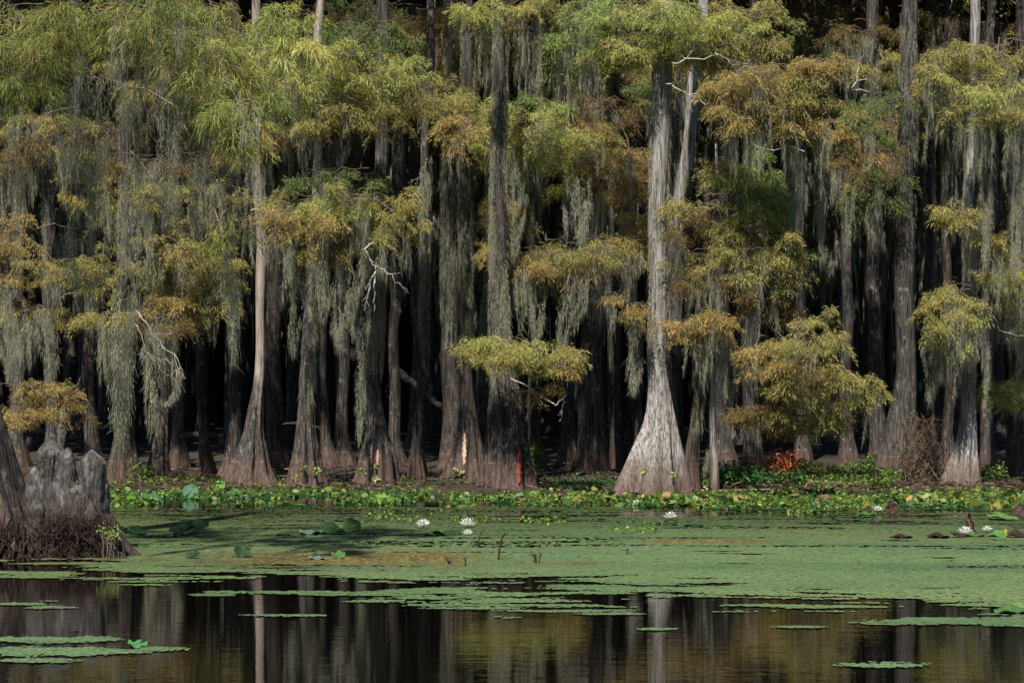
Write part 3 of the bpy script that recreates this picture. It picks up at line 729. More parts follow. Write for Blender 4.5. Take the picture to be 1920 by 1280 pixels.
bough('f2', 110, [(1800, 100, 65, 18, 'OG'), (1870, 100, 50, 20, 'OG'), (1850, 150, 75, 26, 'YG'), (1780, 150, 38, 28, 'OG'), (1900, 175, 45, 30, 'OG'), (1830, 205, 55, 22, 'OG'), (1890, 225, 40, 20, 'OG'), (1745, 130, 26, 30, 'OG', .7)], dY=-4.6, moss=(6, .7, 1.9, .3), dens=1.05)
bough('f1', 530, [(1800, 545, 35, 14, 'OG', .8), (1765, 585, 32, 20, 'OG', .8), (1800, 610, 32, 28, 'YG', .7), (1770, 640, 22, 24, 'YG', .6), (1840, 590, 18, 30, 'YG', .6)], dY=-1.0, moss=(11, .5, 1.3, .25))
bough('f1', 420, [(1830, 430, 22, 32, 'OG'), (1860, 470, 26, 30, 'OG', .7), (1800, 390, 26, 18, 'OG', .6)], dY=-1.0, moss=(7, .5, 1.3, .25))
bough('f2', 730, [(1885, 728, 34, 14, 'YG'), (1915, 740, 34, 20, 'YG'), (1860, 738, 16, 10, 'OG')], dY=-1.2, moss=(1, .2, .5, .1))
bough('f2', 500, [(1905, 530, 28, 30, 'YG'), (1895, 575, 20, 18, 'YG', .7), (1915, 600, 20, 30, 'LG', .6)], dY=-1.0, moss=(6, .5, 1.3, .25))

# sapling with a pale thin stem in front of the leaning trunks
tree('s1', 'yellow-green young cypress with a pale thin stem, right of the brightest trunk', [(905, 1336, 16), (700, 1337, 9), (500, 1338, 8), (400, 1339, 7), (270, 1340, 4)], 'pale_bark', Y=39.6, top=0, crown=0, k=20)
bough('s1', 330, [(1432, 285, 16, 26, 'LG'), (1420, 330, 32, 18, 'LG'), (1395, 345, 45, 18, 'LG'), (1430, 375, 34, 20, 'LG'), (1360, 320, 30, 14, 'OG', .7)], dY=-.3, moss=(2, .3, .7, .15))
bough('s1', 420, [(1345, 385, 60, 18, 'OG', .8), (1400, 410, 50, 20, 'YG'), (1300, 420, 36, 24, 'BR', .7), (1350, 440, 60, 20, 'OG'), (1420, 440, 42, 14, 'OG')], dY=-.4, moss=(4, .4, 1.0, .2), dens=.95)
bough('s1', 480, [(1310, 480, 45, 20, 'OG', .8), (1380, 480, 60, 20, 'OG'), (1450, 478, 38, 12, 'OG'), (1500, 468, 22, 10, 'LG'), (1350, 525, 60, 20, 'BR', .7), (1430, 520, 50, 18, 'OG', .7), (1440, 565, 40, 16, 'BR', .5)], dY=-.4, moss=(7, .5, 1.3, .22), dens=.95)

# random dim boughs and moss on the second and third rows
for key in [s_[0] for s_ in SECOND] + ['c2', 'd2', 'e2', 'f3', 'a4', 'a3', 'a2', 'c1']:
    t = T[key]
    px = 960 + float(t.x[-2]) / t.Y * F
    yy = rng.uniform(-20, 260)
    bough(key, yy, [(px + rng.uniform(-50, 50), yy + rng.uniform(-30, 30), rng.uniform(30, 55), rng.uniform(14, 26), rng.choice(['BR', 'OG', 'GR', 'OR']), .7) for _ in range(3)], dY=-.6, moss=(4, .8, 2.0, .3), dens=.8)
    trunk_moss(key, 60, rng.uniform(350, 560), .4, (.2, .7))
for key in third:
    t = T[key]; g = Geo()
    for q in range(14):
        z = rng.uniform(6.0, 12.5); th = rng.uniform(0, 2 * pi); rr = rng.uniform(.15, .9)
        curtain(g, (float(np.interp(z, t.z, t.x)) + rr * math.cos(th), t.Y + rr * math.sin(th), z), rng.uniform(1.0, 3.0), rng.uniform(.25, .6), cw=.025, thick=.2)
    g.build('moss', M['moss'], t.o)
for args in [('b3', 150, 690, 1.7, (.3, .9)), ('b1', 0, 300, .8, (.2, .7)), ('g5', 150, 620, .8, (.3, .9)), ('b2', 0, 300, 1.2, (.3, .9)), ('a7', 430, 700, 1.5, (.3, 1.1)), ('a8', 440, 640, 1.6, (.3, .9)), ('a9', 280, 640, .9, (.2, .7)), ('b1', 300, 640, 1.0, (.2, .7)), ('b2', 280, 700, 1.7, (.2, .7)),
             ('b2', 700, 830, .5, (.1, .3)), ('b3', 420, 700, .8, (.2, .6)), ('d3', 600, 800, .5, (.1, .4)), ('f1', 420, 690, 1.2, (.3, .8)), ('f2', 240, 640, .9, (.2, .7)),
             ('e3', 0, 420, .5, (.2, .5)), ('d4', 100, 330, .5, (.2, .5)), ('a6', 290, 400, .8, (.2, .5)), ('a5', 420, 600, .4, (.2, .6)), ('a2', 300, 600, .4, (.2, .6)), ('e1', 100, 640, .8, (.3, .8))]:
    trunk_moss(*args)
trunk_moss('d1', 200, 640, .6, (.2, .6), side=-1); trunk_moss('d1', 200, 620, .5, (.2, .6), side=1)

# dead boughs
dead_bough('a8', [(686, 470), (698, 495), (722, 508), (752, 535), (764, 550)], -2.9, .017, 1, start=440)
dead_bough('a8', [(697, 520), (690, 552), (684, 580)], -2.9, .013, 1, start=480)
dead_bough('a8', [(700, 530), (702, 560), (701, 586)], -2.9, .015, 0, start=480)
dead_bough('a2', [(262, 590), (300, 640), (345, 690)], -1.9, .013, 3, spread=.5, moss=3)
dead_bough('a2', [(258, 610), (275, 660), (310, 700)], -1.9, .010, 3, spread=.6, moss=2)
dead_bough('a2', [(205, 620), (200, 680)], -.9, .009, 2, moss=3)
dead_bough('a1', [(110, 605), (70, 570), (90, 640)], -1.0, .010, 2, moss=5)
dead_bough('d1', [(1260, 160), (1310, 185), (1340, 215)], -.9, .018, 2)
dead_bough('d1', [(1270, 120), (1340, 100), (1405, 122)], -1.2, .016, 2)
dead_bough('a9', [(800, 300), (790, 350), (775, 370)], -.6, .010, 3, moss=5)
dead_bough('e1', [(1470, 260), (1500, 310), (1508, 345)], -6.5, .012, 2, start=250)
dead_bough('e1', [(1530, 300), (1548, 360), (1552, 390)], -6.5, .012, 2, start=270)
dead_bough('b3', [(1040, 760), (1062, 740), (1050, 790)], -1.1, .012, 2, start=700)
dead_bough('f1', [(1850, 500), (1895, 492)], -.8, .010, 2, start=520)
dead_bough('f1', [(1860, 590), (1890, 640)], -.8, .010, 2, start=540)
dead_bough('e2', [(1600, 170), (1612, 120), (1608, 95)], -2.0, .03, 1, 'dead', start=180)
dead_bough('a6', [(470, 395), (520, 386)], -.6, .010, 1, start=400)
dead_bough('a7', [(530, 795), (560, 790), (610, 800)], -.6, .005, 3, 'brown_twig')

# marks on feet: pale stripes, red patch, sprouts
def foot_mark(key, py0, py1, cx, wpx, col, name):
    t = T[key]; g = Geo()
    rows = 17
    v = []
    for q in range(rows):
        py = py0 + (py1 - py0) * q / (rows - 1)
        z = H + (HY - py) * t.Y / F
        r = float(smooth_interp(np.array([z]), t.z, t.r)[0]); xc = float(smooth_interp(np.array([z]), t.z, t.x)[0])
        for sgn in (-1, 0, 1):
            X = (cx - 960) * t.Y / F + sgn * (wpx * .5 * t.Y / F * math.sin(pi * (q + .4) / rows) ** .7 * rng.uniform(.6, 1.3) + .004) + .008 * math.sin(q * 2.3)
            d_ = (t.V[..., 0] - X) ** 2 + (t.V[..., 2] - z) ** 2 + 9 * (t.V[..., 1] > t.Y)
            near_ = np.argsort(d_.ravel())[:4]
            v.append((X, t.V[..., 1].ravel()[near_].min() - .008, z))
    f = [(3 * q + s_, 3 * q + s_ + 1, 3 * q + s_ + 4, 3 * q + s_ + 3) for q in range(rows - 1) for s_ in (0, 1)]
    g.add(v, f)
    o = g.build(name, plain(name + '_wood', col, .7, .3, 25), t.o, smooth=True)
    sm = o.modifiers.new('thick', 'SOLIDIFY'); sm.thickness = .012; sm.offset = 0
    return o
foot_mark('b1', 812, 870, 871, 7, (.45, .35, .26), 'pale_stripe')
foot_mark('a8', 830, 868, 699, 4, (.42, .34, .28), 'pale_stripe')
foot_mark('a8', 842, 872, 710, 5, (.4, .25, .19), 'pale_stripe')
foot_mark('b3', 838, 906, 974, 10, (.21, .05, .036), 'red_bark_patch')

def sprout(key, spots):
    t = T[key]; g = Geo()
    for (px, py) in spots:
        z = H + (HY - py) * t.Y / F
        c = at(px, py, t.Y - float(np.interp(z, t.z, t.r)) * 1.05 - .03)
        n = 14
        strips(g, c + rng.normal(size=(n, 3)) * .025, rng.normal(size=(n, 3)) + np.array([0, -.6, .3]), rng.uniform(.05, .09, n), rng.uniform(.03, .05, n), .3, pick('LG', n) * 1.25)
    g.build('sprout', M['plant'], t.o)
sprout('a7', [(571, 877), (596, 881), (552, 896)]); sprout('a8', [(682, 879), (703, 876), (704, 896)]); sprout('b1', [(852, 883), (864, 884)]); sprout('d1', [(1210, 884), (1262, 888)])

# ------------------------------------------------------------------ long moss drapes hanging free
def moss_drape(label, prof, Y, tone=1.0, dens=1.0, cw=.011, name='moss_drape'):
    g = Geo()
    drape(g, prof, Y, tone, cw, dens)
    tag(g.build(name, M['moss'], origin=at(prof[0][1], prof[0][0], Y)), label, 'spanish moss', 'spanish moss hanging from the boughs')
NY = 24.2
moss_drape('longest moss drape, falling from the green left boughs almost to the trunk feet', [(110, 255, 30), (180, 262, 52), (260, 260, 44), (330, 252, 56), (420, 252, 74), (520, 246, 66), (600, 238, 42), (700, 231, 28), (790, 226, 20), (850, 224, 6)], NY, .95, 1.35)
moss_drape('pointed moss beard hanging in the dark right of the longest drape', [(190, 365, 46), (250, 368, 50), (300, 370, 44), (350, 366, 22), (430, 364, 6)], NY - .2, 1.0, 1.6)
moss_drape('narrow moss drape below the green frond tip, reaching the bare pale trunk\'s left', [(420, 428, 30), (480, 430, 44), (540, 432, 36), (600, 437, 18), (690, 439, 5)], NY, 1.0, 1.5)
moss_drape('short narrow moss drape hanging just above the green frond tip', [(240, 424, 18), (330, 428, 22), (420, 424, 12)], NY, .95, 1.3)
moss_drape('wide dusky moss curtain in the shade of the left boughs', [(70, 175, 90), (170, 170, 130), (260, 170, 110), (340, 175, 70), (400, 178, 20)], NY + 1.2, .85, 1.0)
moss_drape('thin moss strand dangling left of the longest drape', [(140, 140, 26), (230, 142, 30), (300, 140, 10)], NY + .3, .9, 1.2)
moss_drape('dusky moss sheet hanging between the longest drape and the pointed beard', [(130, 312, 40), (230, 318, 60), (340, 320, 50), (420, 316, 14)], NY + 1.3, .8, .9)
moss_drape('ragged moss veil slung low left of the longest drape', [(380, 150, 60), (440, 150, 120), (480, 150, 100), (540, 152, 30)], NY + 1.6, .9, 1.0)
moss_drape('grey moss curtain at the photo\'s left edge, below the orange leaves', [(540, 20, 50), (600, 24, 56), (660, 22, 34), (710, 20, 8)], 38.5, 1.1, 1.2)
moss_drape('moss beard hung on the dead twigs at far left', [(570, 84, 30), (620, 92, 44), (670, 95, 26), (710, 92, 8)], 41, 1.1, 1.2)
moss_drape('thin moss string dangling above the cypress knees', [(750, 122, 16), (790, 118, 9), (850, 112, 4)], 38.0, 1.15, 1.6)
moss_drape('moss column clinging left of the streaked grey trunk', [(560, 684, 22), (640, 680, 20), (720, 677, 16), (800, 675, 15), (824, 674, 6)], 40.4, 1.15, 2.0)
moss_drape('moss curtain left of the pale-footed cypress', [(470, 556, 24), (540, 556, 32), (600, 552, 18), (660, 548, 5)], 39.8, 1.05, 1.3)
moss_drape('moss curtain right of the pale-footed cypress, ragged below the olive umbrella', [(470, 620, 50), (530, 622, 56), (590, 624, 36), (650, 636, 8)], 39.6, 1.05, 1.2)
moss_drape('moss curtain at the right rim of the olive umbrella', [(450, 668, 34), (520, 664, 36), (580, 660, 20), (630, 664, 5)], 39.6, 1.05, 1.2)
moss_drape('broad moss beard below the bright central umbrella of foliage', [(280, 950, 60), (350, 955, 70), (400, 958, 50), (450, 960, 20), (480, 962, 6)], 40.6, 1.1, 1.3)
moss_drape('pale moss beard dangling from the right rim of the central umbrella', [(330, 1085, 44), (390, 1088, 40), (430, 1090, 22), (455, 1088, 6)], 38.6, 1.15, 1.5)
moss_drape('small thin moss tassel left of the pale beard on the central umbrella', [(370, 1060, 14), (410, 1062, 14), (445, 1062, 4)], 38.7, 1.15, 1.5)
moss_drape('moss curtain under the left half of the long orange bough', [(520, 1000, 36), (570, 1004, 40), (610, 1006, 18), (640, 1004, 5)], 39.5, 1.05, 1.2)
moss_drape('moss curtain under the middle of the long orange bough', [(520, 1075, 60), (580, 1070, 46), (640, 1056, 18), (680, 1050, 5)], 39.5, 1.05, 1.2)
moss_drape('moss curtain hanging free left of the brightest trunk\'s waist', [(590, 1190, 36), (640, 1188, 40), (690, 1190, 24), (730, 1188, 6)], 39.2, 1.1, 1.3)
moss_drape('long moss tassel left of the forked dead twigs at right', [(270, 1492, 30), (340, 1490, 32), (400, 1486, 16), (470, 1482, 5)], 39.2, 1.1, 1.5)
moss_drape('long moss tassel wound round the forked dead twigs at right', [(260, 1545, 46), (330, 1540, 44), (390, 1538, 20), (470, 1541, 5)], 39.2, 1.1, 1.5)
moss_drape('short dim moss tassel right of the forked dead twigs', [(340, 1592, 20), (400, 1592, 16), (460, 1590, 4)], 41.0, 1.0, 1.3)
moss_drape('moss curtain left of the fluted right cypress, falling below its leaves', [(600, 1760, 50), (660, 1755, 60), (710, 1750, 26), (750, 1742, 5)], 40.6, 1.1, 1.3)
moss_drape('moss ribbon right of the fluted right cypress', [(640, 1850, 12), (680, 1850, 22), (720, 1850, 12), (760, 1846, 4)], 40.2, 1.1, 1.5)
moss_drape('tall moss column in the upper right, left of the edge cypress', [(290, 1848, 26), (380, 1850, 26), (440, 1848, 18), (500, 1846, 5)], 39.6, 1.1, 1.4)
moss_drape('tall moss column against the photo\'s right edge', [(280, 1905, 40), (380, 1905, 36), (450, 1902, 20), (510, 1900, 6)], 39.6, 1.1, 1.3)
moss_drape('slanting moss string beside the leaning slender cypress', [(700, 1380, 14), (780, 1358, 14), (830, 1334, 10), (890, 1322, 7)], 40.0, 1.0, 1.8)
moss_drape('moss curtain right of the leaning slender cypress', [(640, 1350, 50), (700, 1358, 60), (750, 1362, 36), (815, 1376, 6)], 39.9, 1.05, 1.2)
# the loop
g = Geo()
lp = np.array([at(x_, y_, 40.2) for x_, y_ in [(276, 660), (281, 700), (286, 735), (294, 752), (306, 757), (320, 750), (331, 735), (337, 712), (336, 690)]])
tt = np.linspace(0, 1, 9); tq = rng.uniform(0, 1, 1100)
P = np.stack([np.interp(tq, tt, lp[:, q]) for q in range(3)], -1) + rng.normal(size=(1100, 3)) * .035
D = rng.normal(size=(1100, 3)) * .6; D[:, 2] -= 1
strips(g, P, D, .08, .011, .3, MOSSC[rng.integers(0, 5, 1100)] * rng.uniform(.7, 1.3, (1100, 1)) * 1.1, .4)
for q in range(16):
    k = rng.integers(0, 4)
    strand(g, lp[k] + rng.normal(size=3) * .06, rng.uniform(.3, .7), .03, tone=1.1)
tag(g.build('moss_loop', M['moss'], origin=lp[0]), 'u-shaped loop of moss slung under bare white twigs', 'spanish moss', 'spanish moss hanging from the boughs')

# ------------------------------------------------------------------ fused cypress knees beside the near tree
KY = 25.0
def knee(parts, label, name='cypress_knees'):
    x0 = (parts[0][0] - 960) * KY / F
    root = empty(name, (x0, KY, 0), label, 'cypress knees')
    g = Geo()
    for (px, topy, wtop, wfoot, dy, sd_) in parts:
        s = KY / F
        zt = H + (HY - topy) * s
        z = np.concatenate([np.linspace(-.2, zt - .09, 34), zt - .09 + .09 * np.sin(np.linspace(.15, pi / 2, 8))])
        hh = np.clip(z / zt, 0, 1)
        r = (wtop + (wfoot - wtop) * np.clip(1 - hh * 1.35, 0, 1) ** 1.6) * s / 2
        r *= 1 + .09 * np.sin(z * 9 + sd_)
        cap = np.clip((z - (zt - .2)) / .2, 0, 1)
        r = np.maximum(r * np.clip(1 - cap ** 2.2 * .97, .02, 1), .004)
        z = np.concatenate([[z[0]], z, [z[-1]]]); r = np.concatenate([[.0005], r, [.0005]])
        C = np.stack([(px - 960) * s + .02 * np.sin(z * 3 + sd_) + 0 * z, np.full(len(z), KY + dy) + .02 * np.cos(z * 4 + sd_), z], -1)
        trunk_mesh(g, C, r, 64, .9, sd_, 4.5)
        # cap the top
    o = g.build('knee', M['knee'], root, smooth=True)
    md = o.modifiers.new('fuse', 'REMESH'); md.mode = 'VOXEL'; md.voxel_size = .011; md.use_smooth_shade = True
    tx = bpy.data.textures.new('knee_lumps', 'CLOUDS'); tx.noise_scale = .13; tx.noise_depth = 3
    dm = o.modifiers.new('lumps', 'DISPLACE'); dm.texture = tx; dm.texture_coords = 'LOCAL'; dm.strength = .035; dm.mid_level = .5
    return root
kroot = knee([(91, 824, 46, 80, 0, 3), (131, 838, 36, 60, -.08, 8), (171, 842, 46, 76, 0, 5), (112, 908, 34, 84, .06, 41), (152, 910, 34, 84, .06, 47), (206, 962, 30, 80, .03, 51), (224, 1008, 18, 56, -.05, 53), (112, 900, 30, 60, -.15, 11), (64, 872, 30, 76, .05, 14), (190, 890, 28, 60, .05, 17), (150, 905, 30, 62, -.15, 21), (76, 930, 30, 60, -.18, 24), (176, 940, 26, 60, -.16, 31), (30, 960, 60, 100, -.1, 27)],
             'cluster of grey round-topped cypress knees beside the big leaning cypress')
# matted roots round the foot of the knees
g = Geo()
for q in range(480):
    px = rng.uniform(52, 200); top = rng.uniform(955, 1030)
    p0 = at(px, top, KY - .25 - (top - 955) / 1000 + rng.normal() * .03 + abs(px - 130) / 500)
    p1 = np.array([p0[0] + rng.normal() * .07 + (px - 130) / 1400, p0[1] - rng.uniform(.02, .16), max(-.05, p0[2] - rng.uniform(.12, .35))])
    tube(g, curve(p0, p1, 7, 0, .13), np.linspace(.003, .006, 7), 4)
for q in range(40):
    px = rng.uniform(180, 245)
    p0 = at(px - 25, rng.uniform(985, 1030), KY - .25); p1 = at(px, 1042, KY - .15 + rng.normal() * .15); p1[2] = -.03
    tube(g, curve(p0, p1, 6, .02, .05), np.linspace(.02, .012, 6), 5)
g.build('root_mat', plain('wet_roots', (.04, .026, .022), .8, .5, 30), kroot)
# low roots in front of the near trunk
g = Geo()
for q in range(160):
    px = rng.uniform(-110, 60)
    p0 = at(px, rng.uniform(960, 1030), KY - .5 + rng.normal() * .05); p1 = p0 + np.array([rng.normal() * .06, -.1, 0]); p1[2] = -.03
    tube(g, curve(p0, p1, 6, 0, .06), np.linspace(.008, .014, 6), 4)
g.build('root_mat', bpy.data.materials['wet_roots'], T['near'].o)

def leafy(name, label, cx, cy, rx, ry, Y, n, pal, size=.06, cat='plant', group=None):
    g = Geo(); s = Y / F
    c = at(cx, cy, Y)
    foot = np.array([c[0], Y, float(ground(Y))])
    if Y < 39.5: foot[2] = 0
    root = empty(name, foot, label, cat, group)
    gs = Geo()
    k = max(5, n // 26)
    for q in range(k):
        u = rng.normal(size=3) * .5
        tip = c + np.clip(u, -1, 1) * np.array([rx * s, rx * s * .6, ry * s])
        tube(gs, curve(foot + rng.normal(size=3) * np.array([.06, .06, 0]), tip, 6, .05, .02), np.linspace(.008, .003, 6), 4)
        m_ = n // k
        P = tip + rng.normal(size=(m_, 3)) * size * 1.3
        D = rng.normal(size=(m_, 3)); D[:, 2] += .2
        strips(g, P, D, rng.uniform(.7, 1.4, m_) * size, rng.uniform(.45, .75, m_) * size, .35, pick(pal, 1)[0] * .4 + pick(pal, m_) * .6)
    gs.build('stem', M['twig'], root); g.build('leaves', M['plant'], root)
PAL['PL'] = [(.09, .17, .03), (.14, .24, .045), (.21, .29, .06), (.06, .11, .022)]
PAL['PD'] = [(.04, .12, .035), (.06, .16, .04), (.03, .08, .025)]
PAL['RED'] = [(.42, .11, .045), (.3, .075, .03), (.45, .17, .07)]
leafy('shrub', 'green leafy shrub beside the red-patched cypress foot', 1000, 852, 14, 26, 43.5, 420, 'PL', .06)
leafy('shrub', 'green leafy plant between the two flared feet right of the knees', 266, 888, 14, 18, 41.0, 260, 'PL', .05)
leafy('shrub', 'small yellow-green bush left of the vine-tangled foot', 1640, 872, 22, 14, 44.5, 380, 'PL', .06)
leafy('shrub', 'bright green plant right of the fluted right-hand cypress foot', 1858, 890, 22, 12, 42.0, 340, 'PL', .06)
leafy('water_plant', 'small yellow-green plant growing at the foot of the cypress knees', 208, 1003, 16, 16, 24.4, 160, 'LG', .03)
leafy('dead_fern', 'red dead fern frond drooping at the wood\'s edge', 1464, 874, 22, 16, 41.2, 700, 'RED', .08, 'fern')
leafy('dead_fern', 'low red fern fragment on the bank right of the tall red frond', 1515, 888, 26, 6, 44.0, 200, 'RED', .06, 'fern')

# undergrowth: nobody could count it
g = Geo()
def clumps(n, x0, x1, Y0, Y1, hgt, pal, size=.06):
    px = rng.uniform(x0, x1, n); Y = rng.uniform(Y0, Y1, n)
    X = (px - 960) * Y / F
    h_ = fbm(X * 1.3, Y * 1.3, 9) * hgt * 2
    P = np.stack([X, Y, ground(Y, X) + .05 + rng.uniform(0, 1, n) ** .6 * h_], -1)
    D = rng.normal(size=(n, 3)); D[:, 2] += .4
    strips(g, P, D, rng.uniform(.7, 1.4, n) * size, rng.uniform(.4, .7, n) * size, .35, pick(pal, n))
clumps(5500, 1305, 1510, 40.2, 45, .22, 'PD')
clumps(3000, 1500, 1690, 40.2, 45.5, .18, 'PL', .05)
clumps(1800, 1510, 1920, 41, 46, .12, 'PD', .05)
clumps(1500, 200, 560, 40.4, 42.5, .10, 'PL', .05)
clumps(1600, 560, 1160, 40.5, 43.5, .06, 'PD', .05)
clumps(1200, 1040, 1170, 40.3, 42, .10, 'PD', .05)
clumps(500, 1260, 1330, 40, 40.6, .10, 'PL', .05)
tag(g.build('undergrowth', M['plant']), 'low green ground cover along the bank', 'undergrowth', kind='stuff')
# leaf litter and fallen sticks on the mud
g = Geo(); n = 9000
px = rng.uniform(-150, 2070, n); Y = 39.9 + rng.gamma(1.6, 1.6, n); X = (px - 960) * Y / F
P = np.stack([X, Y, ground(Y, X) + rng.uniform(.03, .12, n)], -1)
D = rng.normal(size=(n, 3)) * np.array([1, 1, .15])
strips(g, P, D, rng.uniform(.05, .3, n), rng.uniform(.01, .035, n), .05, np.array([[.14, .09, .06], [.1, .06, .045], [.2, .15, .11], [.06, .04, .03]])[rng.integers(0, 4, n)])
tag(g.build('leaf_litter', M['plant']), 'brown needles and twigs littering the mud under the trees', 'litter', kind='stuff')

# floating plants along the shore: nobody could count them
g = Geo()
n = 52000
px = rng.uniform(-250, 2170, n)
py = rng.uniform(914, 958, n)
Y = H * F / (py - HY); X = (px - 960) * Y / F
edge = 952 + (fbm(X * .8, X * 0 + 3.3, 21) - .5) * 16
dens_ = fbm(X * 1.1, Y * 1.1, 31)
right = np.clip((px - 900) / 400, 0, 1)
up = np.interp(px, [0, 200, 700, 1100, 1300, 1920], [904, 906, 914, 918, 914, 906])
keep = (py < edge - 4 + dens_ * 8) & (py > up) & (dens_ > .35 + .24 * (py > 936) * (1 - right)) & ((px > 205) | (px < -40))
px, py, X, Y = px[keep], py[keep], X[keep], Y[keep]; n = len(px)
nz = fbm(X * 2.2, Y * 2.2, 41)
cols = np.where((nz > .5)[:, None], pick('PL', n) * 1.2, pick('PD', n) * 1.3)
yel = rng.random(n) < .05 + .09 * (px > 1000)
cols *= .85
cols[yel] = .8 * np.array([[.34, .33, .06], [.27, .32, .06]])[rng.integers(0, 2, yel.sum())]
tan = rng.random(n) < np.where(px > 950, .022, .004)
cols[tan] = np.array([[.34, .24, .12], [.16, .10, .06]])[rng.integers(0, 2, tan.sum())]
size = rng.uniform(.022, .055, n) * np.where(tan, 1.6, 1) * np.where(rng.random(n) < .05, 2.0, 1)
P = np.stack([X, Y, .015 + rng.uniform(0, 1, n) ** 1.5 * (.03 + .07 * (nz > .5))], -1)
size = size * rng.lognormal(0, .35, n)
D = rng.normal(size=(n, 3)) * np.array([1, 1, .25]) + np.array([0, 0, .08])
strips(g, P, D, size * 1.25, size, .15, cols, .45)
# sparse sprigs out on the duckweed
def sprigs(cx, cy, rx, ry, n, pal='PL'):
    px = cx + rng.normal(size=n) * rx * .5; py = cy + rng.normal(size=n) * ry * .5
    Y = H * F / (py - HY); X = (px - 960) * Y / F
    D = rng.normal(size=(n, 3)) * np.array([1, 1, .5])
    strips(g, np.stack([X, Y, rng.uniform(.01, .08, n)], -1), D, .05, .035, .2, pick(pal, n), .4)
for a_ in [(720, 975, 60, 6, 110), (890, 978, 60, 5, 110), (1015, 980, 40, 6, 120), (760, 962, 80, 5, 60), (1120, 940, 30, 5, 40), (1500, 962, 30, 4, 60), (1560, 955, 40, 4, 60), (1230, 985, 60, 4, 30), (1180, 1000, 60, 3, 40)]: sprigs(*a_)
tag(g.build('floating_plants', M['plant']), 'belt of small bright green floating leaves along the shore', 'water plants', kind='stuff')

# duckweed skin on the water
def weed_cells(g, x0, x1, y0, y1, dx, dy, cover, colour, z=.005):
    xs = np.arange(x0, x1, dx); ys = np.arange(y0, y1, dy)
    X, Y = np.meshgrid(xs, ys, indexing='ij'); X = X.ravel(); Y = Y.ravel()
    X = X + rng.uniform(-.3, .3, len(X)) * dx; Y = Y + rng.uniform(-.3, .3, len(Y)) * dy
    k = cover(X, Y); X, Y = X[k], Y[k]; n = len(X)
    h_ = np.array([[-.62, -.5], [.5, -.62], [.62, .5], [-.5, .62]])
    q = np.array([dx, dy]) * h_[None] * rng.uniform(.85, 1.3, (n, 4, 1)) * 1.25
    zz = z + rng.uniform(0, .004, n)
    V = np.concatenate([np.stack([X, Y], -1)[:, None] + q, np.broadcast_to(zz[:, None, None], (n, 4, 1))], -1)
    g.add(V.reshape(-1, 3), np.arange(4 * n).reshape(-1, 4), np.repeat(colour(X, Y), 4, 0))
def pix(X, Y): return 960 + X / Y * F, HY + H * F / Y
def cover(X, Y):
    px, py = pix(X, Y)
    edge = np.interp(px, [-300, 0, 150, 330, 520, 620, 800, 1000, 1240, 1500, 1700, 1920, 2200], [1078, 1078, 1082, 1084, 1078, 1100, 1116, 1104, 1122, 1138, 1146, 1160, 1170])
    st = fbm(X * .55, Y * 2.3, 51, 5); st2 = fbm(X * 1.4, Y * 5.5, 61, 4)
    d = (edge - py) / 50.0                       # 1 = well inside
    c = (d + (st - .5) * 3.4 + (st2 - .5) * 2.0) > .0 + .55 * rng.random(len(X)) ** 3
    far = np.clip((1012 - py) / 55, 0, 1)
    open_ = fbm(X * .4, Y * 1.7, 71, 5)
    c &= (open_ + (st2 - .5) * .5) < .80 - .20 * far
    c &= (rng.random(len(X)) > .01 + .62 * far ** 1.2)
    streak = fbm(X * .35 + 9, Y * 2.0, 81, 4)
    c &= ~((py < 1066) & (streak > .66) & (rng.random(len(X)) < .75))
    return c & (py > 951)
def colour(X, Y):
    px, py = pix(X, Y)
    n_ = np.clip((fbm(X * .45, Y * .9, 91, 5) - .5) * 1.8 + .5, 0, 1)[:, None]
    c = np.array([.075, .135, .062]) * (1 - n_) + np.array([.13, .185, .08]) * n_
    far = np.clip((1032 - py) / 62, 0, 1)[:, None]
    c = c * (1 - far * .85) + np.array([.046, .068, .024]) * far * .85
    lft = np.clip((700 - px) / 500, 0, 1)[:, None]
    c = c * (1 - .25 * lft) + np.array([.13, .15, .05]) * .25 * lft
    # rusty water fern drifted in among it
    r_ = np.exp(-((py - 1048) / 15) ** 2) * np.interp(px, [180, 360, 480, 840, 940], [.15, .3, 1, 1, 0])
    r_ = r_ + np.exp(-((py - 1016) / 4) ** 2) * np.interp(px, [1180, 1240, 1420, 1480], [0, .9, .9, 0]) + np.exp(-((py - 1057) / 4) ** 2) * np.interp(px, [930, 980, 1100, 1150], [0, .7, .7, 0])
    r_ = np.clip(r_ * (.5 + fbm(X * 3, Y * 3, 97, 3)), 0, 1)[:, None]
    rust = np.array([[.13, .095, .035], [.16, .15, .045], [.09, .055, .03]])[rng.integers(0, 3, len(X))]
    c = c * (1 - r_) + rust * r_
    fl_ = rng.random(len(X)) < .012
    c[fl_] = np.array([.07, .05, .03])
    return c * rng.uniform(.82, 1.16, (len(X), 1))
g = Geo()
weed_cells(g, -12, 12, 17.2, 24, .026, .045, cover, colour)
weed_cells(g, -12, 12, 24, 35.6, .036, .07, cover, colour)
tag(g.build('duckweed', M['duckweed']), 'green duckweed skin covering the water before the trees', 'duckweed', kind='stuff')

